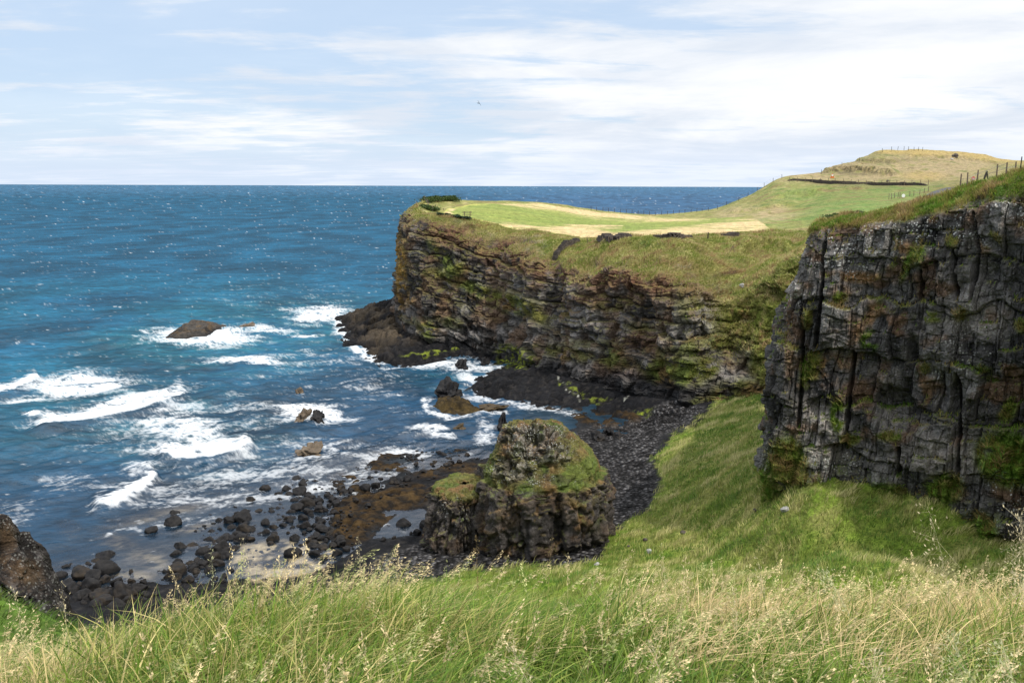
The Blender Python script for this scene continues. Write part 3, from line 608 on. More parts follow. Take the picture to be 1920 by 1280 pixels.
# ------------------------------------------------------------------ the sea
ang = np.radians(np.concatenate([np.linspace(0.05, 0.5, 30, endpoint=False), np.linspace(0.5, 32, 760)]))
dist = 30.0 / np.tan(ang)
az = np.radians(np.linspace(-44, 36, 1150))
A, Dd = np.meshgrid(az, dist); X = Dd * np.tan(A); Y = Dd.copy()
P = np.stack([X, Y, 0 * X], -1); u, v = proj(P)
foam = blobs(u, v, [(385,630,105,20,0,1.1),(500,616,60,10,5,.75),(275,622,20,4,10,.7),(600,590,55,18,-8,1.0),(565,582,40,5,0,.7),(645,610,20,25,30,.9),(455,677,80,10,2,1.0),(570,630,30,4,0,.9),(610,672,55,14,20,.45),(500,666,60,6,4,.5),
 (150,722,115,24,-3,.95),(60,745,70,8,-8,.7),(110,785,80,14,-6,.8),(225,764,130,18,-14,1.0),(60,778,25,5,0,.9),(345,800,110,44,10,.80),(370,845,110,22,2,1.0),(300,790,100,10,-8,.55),(450,790,80,60,0,.48),
 (235,932,70,16,-24,1.05),(260,885,40,22,-10,.75),(190,950,40,10,0,.7),(345,930,170,42,-5,.52),(480,915,110,40,0,.5),(330,975,110,12,-5,.5),(580,775,75,20,3,1.0),(590,745,50,8,0,.5),(610,850,75,32,0,.68),(740,855,90,35,-8,.6),(570,905,80,26,0,.66),(660,930,60,30,0,.5),
 (815,808,48,12,14,.85),(910,812,25,26,0,.7),(880,690,70,14,4,.8),(885,715,34,18,30,.75),(802,755,14,14,0,.7),(760,775,40,12,10,.4),(880,745,40,6,20,.6),(700,665,40,8,35,.9),(20,965,60,30,0,.35),(130,900,80,30,0,.32),(420,905,230,50,-4,.5),(260,790,180,50,-8,.42),(560,870,150,60,0,.45),(700,890,120,40,0,.42),(640,700,200,60,0,.30),(540,560,200,40,0,.22),(240,820,120,20,0,.45),(180,828,40,6,-10,.6)], .75)
shr = np.full(u.shape, 99.)
for ln in ([(632,600),(640,622),(655,645),(688,668),(722,688),(800,686),(860,680),(905,677),(940,692),(912,704),(895,722),(892,742),(935,752),(985,760),(1040,770),(1085,778)], [(795,750),(800,772),(850,783),(900,775),(950,770)]):
    shr = np.minimum(shr, linesd(u, v, ln)[0])
foam = np.maximum(foam, sst(13, 1, shr) * lerp(.86, .66, sst(800, 880, u)))
crest = np.zeros_like(u); face = np.zeros_like(u); cfo = np.zeros_like(u)
for ln, hh, th in ([[(-20,742),(20,735),(50,722),(80,706)], .55, 9], [[(45,806),(110,802),(160,792),(250,770),(310,756),(366,733)], .9, 15], [[(285,858),(330,868),(390,869),(440,858),(486,833)], 1.0, 20], [[(165,958),(230,944),(268,920),(303,890)], .7, 16]):
    d, sg, tq = linesd(u, v, ln); sd_ = d * sg            # positive: below the crest line in the picture (towards the shore)
    env = sst(0, .12, tq) * sst(1.0, .9, tq)
    crest += .8 * hh * env * np.where(sd_ > 0, np.exp(-(sd_ / 10.0) ** 2), np.exp(-(sd_ / 30.0) ** 2))
    wob = 7 * fbm(P, .4, 4, 201)
    cfo = np.maximum(cfo, env * sst(4 + wob * .3, 0, sd_ + wob * .6) * np.exp(np.minimum(sd_ + wob * .5 + th * .5, 0) / (th * 1.1)))
    face = np.maximum(face, env * sst(-2, 4, sd_) * sst(26, 8, sd_))  # mask for the shade painted on the wave fronts
cdir = np.array([0.62, 0.78]); al = X * cdir[0] + Y * cdir[1]; ac = X * cdir[1] - Y * cdir[0]
rowsp = np.gradient(dist)[:, None] * -1
def wave(la, lb, s): return fbm(np.stack([al / la, ac / lb, 0 * X], -1), 1, 2, s) * sst(lb * .55, lb * .22, rowsp)
ws = fbm(np.stack([X / 60, Y / 60, 0 * X], -1), 1, 2, 207)
chop = wave(16, 7, 211) * .55 + wave(7, 3, 213) * .30 + wave(2.6, 1.3, 217) * .13 + wave(1.2, .7, 219) * .055
calm = sst(10, 90, np.abs(v - 1010)) * .0 + lerp(1.0, .22, sst(860, 960, v + .02 * u)) * lerp(1, .7, sst(900, 1100, u) * sst(660, 720, v))
Zs = chop * calm + crest
lace1 = np.abs(fbm(np.stack([al * .30, ac * .55, 0 * X], -1), 1.0, 4, 221, .6)); lace2 = fbm(np.stack([X * .12, Y * .25, 0 * X], -1), 1, 5, 223, .62); lace3 = fbm(np.stack([X * .9, Y * 1.3, 0 * X], -1), 1, 3, 225); lace4 = np.abs(fbm(np.stack([al * .75, ac * 1.2, 0 * X], -1), 1.0, 3, 227, .6))
pat = .60 * lace2 - .55 * lace1 - .75 * lace4 + .2 * lace3 + .33
fm = sst(-.10, .50, foam - .55 + pat * 1.15)
fm *= lerp(.55, 1.0, sst(.4, .95, foam)) * sst(.06, .28, foam)
fm = np.maximum(fm, sst(.22, .85, cfo + .5 * lace3 + .5 * lace2 - .5 * lace1 - .45 * lace4 + .08))
# scattered whitecaps out to the horizon
wc = np.zeros_like(u)
for k in range(90):
    cu = rng.uniform(-60, 1500); cv = 352 + 350 * rng.random() ** 1.6
    if cv > 640 and cu > 700: continue
    ru = (1.6 + 7 * rng.random() ** 2) * (.30 + (cv - 350) / 240); rv = .45 + ru * .09
    j0 = np.searchsorted(u[300], cu - 40); j1 = np.searchsorted(u[300], cu + 40)
    i0 = np.searchsorted(v[:, 500], cv - 12); i1 = np.searchsorted(v[:, 500], cv + 12)
    if j1 <= j0 or i1 <= i0: continue
    s_ = (slice(i0, i1), slice(j0, j1)); dd = ((u[s_] - cu) / ru) ** 2 + ((v[s_] - cv + .12 * (u[s_] - cu)) / rv) ** 2
    wc[s_] = np.maximum(wc[s_], np.clip(1.35 - dd, 0, 1) * rng.uniform(.05, .28))
fm = np.clip(np.maximum(fm, wc * sst(-.5, .1, lace3)), 0, 1)
Zs += fm * .05 * sst(400, 100, Dd)
# colour of the water body, with some shade painted in
deep = np.zeros(P.shape, np.float32) + np.array([.006, .064, .122])
deep = mixc(deep, (.006, .078, .130), sst(460, 620, v) * sst(900, 300, u + .4 * (v - 560)) * sst(-.4, .4, ws))
deep = mixc(deep, (.009, .036, .074), sst(640, 900, v + .22 * (u - 300)) * .95)
deep = mixc(deep, (.030, .085, .165), sst(700, 1100, u) * sst(460, 400, v) * .9)  # shadowed water beyond the headland, painted in as a greyer blue
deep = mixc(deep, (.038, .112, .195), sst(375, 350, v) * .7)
deep = mixc(deep, (.010, .022, .032), sst(940, 1010, u) * sst(700, 760, v) * .8)
deep = deep * .86 * lerp(.72, 1.3, sst(-.5, .5, fbm(np.stack([X / 26, Y / 50, 0 * X], -1), 1, 4, 231)))[..., None]
lw = fbm(np.stack([X / (1.6 + Dd * .012), Y / (1.2 + Dd * .03), 0 * X], -1), 1, 3, 233)
halo = blobs(u, v, [(400,640,180,34,0,1),(600,610,110,40,0,1),(150,735,170,36,0,.8),(230,780,190,34,-10,.8),(370,830,160,60,0,.6),(560,600,240,50,0,.7),(455,680,130,24,0,.8),(860,705,90,24,0,.5)], .8)
deep = mixc(deep, (.018, .135, .170), halo * sst(-.5, .5, lace2) * .6)
deep = mixc(deep, (.008, .030, .060), face * .7)  # shading of the wave fronts painted dark into the water colour
shz = shore_base(np.clip(X, -61, 63), np.clip(Y, 9, 214)); shz = np.where(Y > 170, -4, shz)
_, weedm, _, sandm = shore_masks(u, v, shz)
clear = np.clip(sst(-1.0, -.15, shz) * .85 * sst(800, 870, v) + sandm * .75 * sst(870, 900, v), 0, .9) * sst(210, 150, Y)
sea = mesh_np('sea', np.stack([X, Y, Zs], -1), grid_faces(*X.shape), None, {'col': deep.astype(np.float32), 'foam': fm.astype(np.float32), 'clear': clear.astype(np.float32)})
tN = NT('sea_water'); gp = tN.n('ShaderNodeNewGeometry').outputs['Position']
mp = tN.n('ShaderNodeMapping'); mp.inputs['Rotation'].default_value = (0, 0, math.radians(-51)); mp.inputs['Scale'].default_value = (.45, 1, 1); tN.l(gp, mp.inputs['Vector'])
b1 = tN.noise(.9, 4, .62, mp.outputs[0], .3); b2 = tN.noise(.16, 3, .6, mp.outputs[0], .2)
hgt = tN.math('ADD', b1, tN.math('MULTIPLY', b2, 3.0))
colw = tN.attr('col').outputs['Color']; fo = tN.attr('foam').outputs['Fac']; cl_ = tN.attr('clear').outputs['Fac']
kk = tN.math('MULTIPLY', tN.rng(b1, .32, .68, .62, 1.4), tN.rng(b2, .35, .65, .75, 1.25)); cc = tN.n('ShaderNodeCombineColor')
for i in range(3): tN.l(kk, cc.inputs[i])
wcol = tN.mul(colw, cc.outputs[0])
bmpw = tN.bump(hgt, .8, .7)
wd_ = tN.n('ShaderNodeBsdfDiffuse'); tN.l(wcol, wd_.inputs[0]); tN.l(bmpw, wd_.inputs['Normal'])
wg_ = tN.n('ShaderNodeBsdfGlossy'); wg_.inputs['Roughness'].default_value = .32; tN.l(tN.bump(hgt, .30, .4), wg_.inputs['Normal'])
fr_ = tN.n('ShaderNodeFresnel'); fr_.inputs['IOR'].default_value = 1.33; tN.l(bmpw, fr_.inputs['Normal'])
water = tN.n('ShaderNodeMixShader'); tN.l(tN.math('MINIMUM', tN.math('MULTIPLY', fr_.outputs[0], .35), .065), water.inputs[0]); tN.l(wd_.outputs[0], water.inputs[1]); tN.l(wg_.outputs[0], water.inputs[2])
trn = tN.n('ShaderNodeBsdfTransparent'); trn.inputs[0].default_value = (.86, .88, .86, 1)
gl = tN.n('ShaderNodeBsdfGlossy'); gl.inputs['Roughness'].default_value = .12; gl.inputs['Color'].default_value = (.9, .9, .95, 1); tN.l(tN.bump(hgt, .22, .3), gl.inputs['Normal'])
mg = tN.n('ShaderNodeMixShader'); mg.inputs[0].default_value = .14; tN.l(trn.outputs[0], mg.inputs[1]); tN.l(gl.outputs[0], mg.inputs[2])
m1 = tN.n('ShaderNodeMixShader'); tN.l(cl_, m1.inputs[0]); tN.l(water.outputs[0], m1.inputs[1]); tN.l(mg.outputs[0], m1.inputs[2])
fl = tN.bsdf((.66, .68, .70), .8, tN.bump(tN.noise(1.6, 5, .7, gp), .8, .4), .1)
fe = tN.math('MULTIPLY', fo, tN.rng(tN.noise(2.6, 4, .7, gp), .30, .55, .55, 1.0))
m2 = tN.n('ShaderNodeMixShader'); tN.l(fe, m2.inputs[0]); tN.l(m1.outputs[0], m2.inputs[1]); tN.l(fl.outputs[0], m2.inputs[2])
tN.done(m2.outputs[0]); sea.data.materials.clear(); sea.data.materials.append(tN.m)
tag(sea, 'blue green sea with breaking waves and foam', 'sea', kind='structure')

# ------------------------------------------------------------------ the sea stack on the beach
def outline_loft(name, rowsd, yc, mat, n=260, sub=16, seed=0, parent=None, colf=None, ex=2.6):
    zk = np.array([r[0] for r in rowsd], float)
    cen, rx, ry = [], [], []
    for (z, ul, ur, r) in rowsd:
        a = pt(ul, 900, yc)[0]; b = pt(ur, 900, yc)[0]; s = math.hypot(yc, CAMZ - z) / math.hypot(yc, pt(900, 900, yc)[2] - CAMZ)
        # horizontal scale at that height
        q = R3.T @ (np.array([0, yc, z]) - C0); dep = -q[2]
        cen.append(((ul + ur) / 2 - PW / 2) / F * dep); rx.append((ur - ul) / 2 / F * dep * .92); ry.append(r)
    tr = np.linspace(0, len(rowsd) - 1, (len(rowsd) - 1) * sub + 1)
    dat = pchip(np.stack([zk, cen, rx, ry], -1), tr)
    th = np.linspace(0, 2 * np.pi, n, endpoint=False)
    c, s = np.cos(th), np.sin(th); e = 2 / ex
    ox = np.sign(c) * np.abs(c) ** e; oy = np.sign(s) * np.abs(s) ** e
    Pq = np.stack([dat[:, 1:2] + dat[:, 2:3] * ox, yc + dat[:, 3:4] * oy, dat[:, 0:1] + 0 * ox], -1)
    return Pq, tr
def rockdisp(P, N, seed, am, lay_h=2.2, blk=1.0):
    nA = fbm(P, .35, 4, seed); nB = fbm(P, 1.2, 4, seed + 2); nC = fbm(P, 3.5, 2, seed + 4)
    thc = np.stack([P[..., 0], P[..., 1], P[..., 2] * .3], -1) * .75 * blk + nB[..., None] * .12
    f1, f2, cid = voro(thc, seed + 6); g1, g2, gid = voro(P * np.array([1.7, 1.7, 1.1]) * blk + nB[..., None] * .2, seed + 8)
    return (cid - .5) * .8 - .25 * sst(.14, 0, f2 - f1) + (gid - .5) * .42 - .12 * sst(.12, 0, g2 - g1) + nA * .55 + nB * .28 + nC * .09, nA, nB, nC, cid, gid
stack = empty('sea_stack', tuple(pz(1012, 1003, 0.5)))
stack.location = (float(pt(1012, 900, 72)[0]), 72, 0.5)
def stack_part(name, rowsd, yc, seed, upper, ex):
    Pq, tr = outline_loft(name, rowsd, yc, M_STACK, 300, 18, seed, ex=ex)
    Nq = gnormals(Pq, True); out = Pq - np.array([Pq[..., 0].mean(), yc, 3.0]); Nq *= np.sign((Nq * out).sum(-1).mean())
    D, nA, nB, nC, cid, gid = rockdisp(Pq, Nq, seed, 1)
    tq = tr[:, None] + 0 * Pq[..., 0]; top = sst(upper - .4, upper + .3, tq)
    rocky = 1 - top * .62
    sh = sst(upper - .2, upper + .6, tq); cragD = blobs(*proj(Pq), [(1000,815,60,24,0,1),(1010,845,60,26,0,1),(960,880,40,26,0,.9),(945,815,16,18,0,1),(1060,850,14,24,0,1)], .4)
    bid, be = brick(Pq[..., 0] + nB * .3, Pq[..., 2] + nB * .3 + .3 * nA, .8, .7, seed + 40)
    thq = np.arctan2(Pq[..., 1] - yc, Pq[..., 0] - Pq[..., 0].mean()); kid, ke = brick(thq * 5.5 + nA * .6 + nB * .15, Pq[..., 2] * .3 + nA, 1.15, 2.4, seed + 50)
    D = D + sh * cragD * ((bid - .5) * 1.3 - .3 * sst(.12, 0, be)) + (1 - sh) * ((kid - .5) * 1.1 - .35 * sst(.16, 0, ke))
    rocky = 1 - top * .55 * (1 - cragD)
    P2 = Pq + Nq * (D * rocky * .85)[..., None]
    N2 = gnormals(P2, True); N2 *= np.sign((N2 * out).sum(-1).mean()); nz = N2[..., 2]; uu, vv = proj(P2)
    c = np.zeros(P2.shape, np.float32) + np.array([.038, .033, .031]); c = c * lerp(.5, 1.6, kid)[..., None] * lerp(.75, 1.3, gid)[..., None]
    c = mixc(c, (.095, .06, .035), sst(0, .5, nA) * .6); c = mixc(c, (.024, .022, .022), sst(.0, .5, fbm(Pq * np.array([1, 1, .3]), .7, 3, seed + 20)) * .7)
    c = mixc(c, (.16, .085, .03), blobs(uu, vv, [(960,920,20,30,0,.7),(1085,960,30,20,0,.9),(1080,990,16,20,0,.8),(905,1015,10,25,0,1),(880,930,20,20,0,.6),(955,1030,25,12,0,.7),(1100,920,20,20,0,.5)], .6) * sst(-.2, .4, nB) * .75)
    crag = blobs(uu, vv, [(1000,815,60,22,0,1),(1010,845,60,26,0,1),(960,880,40,26,0,.9),(945,815,16,18,0,1),(1060,850,12,20,0,.8),(1020,900,60,10,0,.5)], .5)
    c = mixc(c, (.27, .245, .22), crag * top * sst(-.3, .3, nB) * .9); c = mixc(c, (.025, .022, .02), crag * top * sst(.0, .4, -nC) * .6)
    g = np.zeros(P2.shape, np.float32) + np.array([.085, .078, .022]); g = mixc(g, (.06, .08, .016), sst(-.1, .4, fbm(Pq, .5, 3, seed + 30))); g = mixc(g, (.13, .075, .032), sst(-.05, .4, fbm(Pq, .8, 3, seed + 31)) * .85)
    g = mixc(g, (.085, .115, .022), blobs(uu, vv, [(1090,885,40,50,20,1),(1000,900,20,8,0,.7),(920,890,25,40,0,.8),(850,905,50,14,0,.9)], .6) * sst(-.3, .4, nA) * .7)
    gm = top * (1 - crag * .85) + sst(.6, .8, nz + nB * .2) * .7
    gm = np.maximum(gm, blobs(uu, vv, [(1075,930,20,40,0,.8),(1068,900,30,20,0,.9),(890,915,18,25,0,.8),(940,965,10,14,0,.6),(1110,960,18,40,0,.6),(920,1000,10,20,0,.5)], .6) * sst(-.2, .4, nB) * .8)
    c = lerp(c, g, np.clip(gm * sst(-.7, -.1, nB + .25), 0, 1)[..., None])
    lich = np.clip(.08 + crag * .8 * top + blobs(uu, vv, [(850,955,22,20,0,.9)], .6), 0, 1)
    loc = np.array(stack.location)
    return mesh_np(name, P2 - loc, grid_faces(*Pq.shape[:2], wrap=True), M_STACK, {'col': c.astype(np.float32), 'lichen': lich.astype(np.float32)}, parent=stack)
stack_part('main_block', [(-1.5,876,1136,5.6),(.5,884,1141,5.6),(2,886,1144,5.7),(4.2,888,1144,5.6),(5.6,892,1138,5.3),(6.2,899,1134,4.9),(6.7,905,1131,4.6),(7.3,912,1126,4.25),(8.0,919,1115,3.85),(8.8,927,1096,3.4),(9.5,937,1072,2.85),(10.1,948,1052,2.1),(10.5,968,1042,1.5),(10.65,995,1020,.3)], 72, 301, 4.9, 2.7)
stack_part('side_shoulder', [(-1.2,776,915,3.6),(.6,788,920,3.6),(2.2,798,925,3.5),(3.8,803,925,3.3),(4.7,806,925,3.0),(5.2,816,920,2.4),(5.4,840,905,1.3),(5.45,855,890,.2)], 71.6, 341, 4.3, 2.5)
tag(stack, 'squat dark rock stack with grassy stepped top standing on the beach', 'sea stack')

import bmesh
M_BLD = NT('wet_black_boulder'); _g = M_BLD.n('ShaderNodeTexCoord').outputs['Object']; _oi = M_BLD.n('ShaderNodeObjectInfo').outputs['Random']
_n = M_BLD.noise(2.2, 5, .65, _g); _c = M_BLD.mix(M_BLD.rng(_n, .35, .7, 0, 1), (.007, .007, .008), (.022, .020, .019)); _c = M_BLD.mix(M_BLD.math('MULTIPLY', M_BLD.rng(_oi, .55, 1, 0, .8), M_BLD.rng(M_BLD.noise(1.4, 3, .6, _g), .4, .6, 0, 1)), _c, (.035, .025, .015))
M_BLD = M_BLD.done(M_BLD.bsdf(_c, .7, M_BLD.bump(_n, .8, .08), .16).outputs[0])
BV = []
for k in range(12):
    bm = bmesh.new(); bmesh.ops.create_icosphere(bm, subdivisions=4, radius=1); V = np.array([q.co[:] for q in bm.verts])
    pr = np.random.default_rng(900 + k); r = np.ones(len(V))
    for j in range(11):                                   # flats knocked off the rock, then softened
        d = pr.normal(size=3); d /= np.linalg.norm(d); h = pr.uniform(.48, .86); s = V @ d
        r = np.where(s * r > h, lerp(r, h / np.maximum(s, .05), .96), r)
    V2 = V * r[:, None]; V2 += V * (fbm(V + k * 3.1, 1.6, 4, 600 + k) * .12)[:, None]
    for q, co in zip(bm.verts, V2): q.co = co
    for f_ in bm.faces: f_.smooth = True
    me = bpy.data.meshes.new('boulder'); bm.to_mesh(me); bm.free(); me.materials.append(M_BLD); BV.append(me)
# ------------------------------------------------------------------ low rocks awash
M_WEED = plain('brown_wrack', (.045, .030, .012), .6, 2, .6, 1.0); M_TAN = plain('tan_wet_rock', (.10, .075, .05), .7, 2, .5, 1.0)
def islet(name, poly, H, label, cat='rock', seed=0, dark=.5, weed=0., flat=2.2, n=120, m=30, group=None, skew=(0, 0)):
    pl = np.array([pz(a, b, -.25) for a, b in poly]); c = pl.mean(0)
    seg = np.concatenate([pl, pl[:1]]); L = np.concatenate([[0], np.cumsum(np.linalg.norm(np.diff(seg, axis=0), axis=1))]); tq = np.linspace(0, L[-1], n, endpoint=False)
    ring = np.stack([np.interp(tq, L, seg[:, k]) for k in range(3)], -1)
    r = np.linspace(1.08, 0.0, m)[:, None]
    X = c[0] + (ring[None, :, 0] - c[0]) * r + skew[0] * (1 - r); Y = c[1] + (ring[None, :, 1] - c[1]) * r + skew[1] * (1 - r)
    size = np.linalg.norm(ring - c, axis=1).mean()
    P = np.stack([X, Y, 0 * X], -1)
    if size < 3.2:                                     # small rocks: a knocked-about lump
        o = bpy.data.objects.new(name, BV[seed % 12].copy()); COL.objects.link(o); o.data.materials.clear(); o.data.materials.append(M_WEED if weed > .6 else M_TAN if dark > .6 else M_BLD)
        me = o.data; V_ = np.array([q.co[:] for q in me.vertices]); Nv = V_ / np.linalg.norm(V_, axis=1)[:, None]; f1, f2, cq = voro(V_ * 1.9 + seed, seed)
        V_ = V_ + Nv * ((cq - .5) * .42 + fbm(V_ + seed, 1.6, 4, seed) * .38 - .12 * sst(.12, 0, f2 - f1))[:, None]; me.vertices.foreach_set('co', V_.astype(np.float32).ravel()); me.polygons.foreach_set('use_smooth', [False] * len(me.polygons)); me.update()
        w2 = (pl[:, 0].max() - pl[:, 0].min()) / 2; d2 = (pl[:, 1].max() - pl[:, 1].min()) / 2
        o.location = (c[0], c[1], H * .15); o.scale = (w2 * 1.1, max(d2, w2 * .5) * 1.05, H * .95); o.rotation_euler = (.1, -.1, 0)
        return tag(o, label, cat, group)
    k = 4.0 / max(size, 1.2)
    f1, f2, cid = voro(P * k * .35 + fbm(P, k * .3, 2, seed)[..., None] * .3, seed + 3); nA = fbm(P, k * .35, 4, seed + 5); nB = fbm(P, k * 1.2, 3, seed + 7)
    hh = np.clip((1 - r) / .5, -.3, 1); hh = np.sign(hh) * np.abs(hh) ** .75
    Z = -.35 + (H + .35) * hh * (.60 + .35 * cid + .5 * nA + .18 * nB) + nB * .12 * H - .10 * H * sst(.12, 0, f2 - f1)
    P[..., 2] = Z
    col = np.zeros(P.shape, np.float32) + np.array([.060, .054, .048]) * dark * 2 * .6; col = col * lerp(.6, 1.5, cid)[..., None]
    col = mixc(col, (.10, .065, .032), sst(0, .5, nB) * .5); col = mixc(col, (.014, .014, .015), sst(.55 * H, .1, Z) * .7)
    wdc = mixc(np.zeros(P.shape, np.float32) + np.array([.050, .034, .012]), (.02, .015, .008), sst(-.2, .4, nB)); col = mixc(col, wdc, weed * sst(-.5, .1, nA + .2))
    loc = np.array([c[0], c[1], 0.0])
    o = mesh_np(name, P - loc, grid_faces(m, n, wrap=True), M_SHORE, {'col': col.astype(np.float32)}); o.location = loc
    return tag(o, label, cat, group)
islet('rock_islet', [(306,634),(322,622),(345,613),(380,610),(415,611),(440,612),(432,618),(402,626),(388,634),(362,638),(345,644),(320,643)], 1.5, 'low brown rock islet ringed by white surf out from the headland', seed=401, dark=.5, flat=2.6)
islet('rock_islet', [(450,612),(462,609),(476,612),(470,617),(455,617)], .55, 'small tan rock awash in foam just right of the big islet', seed=411, dark=1.0)
islet('rock_islet', [(800,768),(812,752),(840,748),(866,755),(900,766),(905,774),(870,779),(830,778)], 1.1, 'weedy brown islet topped by a black lump between headland and stack', seed=421, dark=.5, weed=.9, flat=3)
islet('rock_islet', [(812,752),(822,746),(845,742),(862,748),(858,756),(835,758)], 2.2, 'black rounded lump of rock on the weedy islet', seed=425, dark=.25, flat=3)
islet('rock_islet', [(890,768),(915,763),(945,766),(950,772),(920,776),(895,774)], .6, 'flat weed covered tail of rock beside the weedy islet', seed=431, weed=1, dark=.5, flat=3)
islet('rock_islet', [(554,795),(566,784),(578,782),(582,792),(570,798)], 1.3, 'left one of two jagged brown rocks in a foam patch', seed=441, dark=.7)
islet('rock_islet', [(586,790),(594,783),(606,782),(616,790),(604,797),(590,796)], 1.2, 'right one of two jagged brown rocks in a foam patch', seed=445, dark=.55)
islet('rock_islet', [(552,740),(560,737),(570,739),(566,743),(556,743)], .7, 'tiny tan rock wet with foam above the jagged pair', seed=449, dark=1)
islet('rock_islet', [(556,858),(566,846),(588,845),(606,853),(604,862),(580,864)], .8, 'flat tan brown reef in thin foam below the jagged rocks', seed=451, dark=.9, weed=.5)
islet('rock_islet', [(582,842),(590,835),(604,836),(600,843)], .5, 'small tan reef knob behind the flat tan reef', seed=455, dark=1.0, weed=.3)
islet('rock_islet', [(848,808),(856,801),(872,801),(876,808),(862,813)], .5, 'low brown weed rock left of the black standing rock', seed=459, weed=1, dark=.5)
islet('rock_islet', [(852,694),(858,688),(868,686),(878,690),(876,695),(862,697)], 1.1, 'jagged black rock in white water under the headland', seed=463, dark=.22)
islet('rock_islet', [(900,684),(906,679),(914,679),(918,684),(908,687)], .9, 'little black rock at the head of the inlet', seed=467, dark=.22)
islet('rock_islet', [(934,812),(936,800),(946,796),(956,802),(957,812),(945,816)], 2.2, 'black upright rock in the water behind the stack', seed=471, dark=.22, flat=4)
islet('rock_islet', [(1106,834),(1112,824),(1124,822),(1132,828),(1122,836)], .8, 'left black rock of three at the pebble edge beyond the stack', seed=475, dark=.22)
islet('rock_islet', [(1126,824),(1134,815),(1146,814),(1150,821),(1140,827)], .9, 'middle black rock of three at the pebble edge beyond the stack', seed=476, dark=.22)
islet('rock_islet', [(1144,830),(1152,820),(1164,821),(1166,830),(1156,835)], .8, 'right black rock of three at the pebble edge beyond the stack', seed=477, dark=.22)

# ------------------------------------------------------------------ the rock spur at the lower left
SPR = []
for (cu, cv, fu, fv) in [(a_ - 22, b_ + 8, c_ - 22, d_ + 8) for a_, b_, c_, d_ in [(-420,820,-420,1150),(-200,880,-200,1130),(-70,915,-70,1110),(-8,938,-10,1095),(12,962,8,1098),(30,1005,30,1100),(52,1042,50,1108),(80,1078,80,1118),(98,1104,98,1130),(120,1135,120,1150)]]:
    f = pt(fu, fv, 35.2); cpt = pt(cu, cv, 38.0); m_ = pt(fu * .5 + cu * .5, fv * .45 + cv * .55, 36.2); b = cpt + np.array([.5, 3.5, -3.5]); b2 = cpt + np.array([1.5, 6, -16.0]); un = f + np.array([0, .3, -2.5])
    SPR.append([un, f, m_, cpt, b, b2])
P, rr, tt = loft(SPR, [20, 30, 40, 40, 40, 40, 40, 34, 30], [6, 60, 60, 30, 20]); N = gnormals(P); N *= np.sign((N * np.array([.3, -.6, .6])).sum(-1).mean())
D, nA, nB, nC, cid, gid = rockdisp(P, N, 501, 1)
P2 = P + N * (D * .45 - .25)[..., None]; N2 = gnormals(P2); N2 *= np.sign((N2 * np.array([.3, -.6, .6])).sum(-1).mean()); u, v = proj(P2)
c = np.zeros(P.shape, np.float32) + np.array([.016, .014, .0135]); c = c * lerp(.5, 1.6, cid)[..., None]
c = mixc(c, (.13, .12, .115), sst(.2, .5, nB) * .5)
c = mixc(c, (.06, .038, .02), np.clip(blobs(u, v, [(15,1005,18,24,0,1),(48,1072,30,22,20,1),(5,1050,12,10,0,.5)], .6) + sst(.55, .8, N2[..., 2]) * .5, 0, 1) * sst(-.5, .2, nA) * .9)
sp = mesh_np('rock_spur', P2, grid_faces(*P.shape[:2]), M_STACK, {'col': c.astype(np.float32), 'lichen': np.full(P.shape[:2], .25, np.float32)})
tag(sp, 'rusty brown and black rock outcrop at the left edge above the boulders', 'rock outcrop', kind='structure')

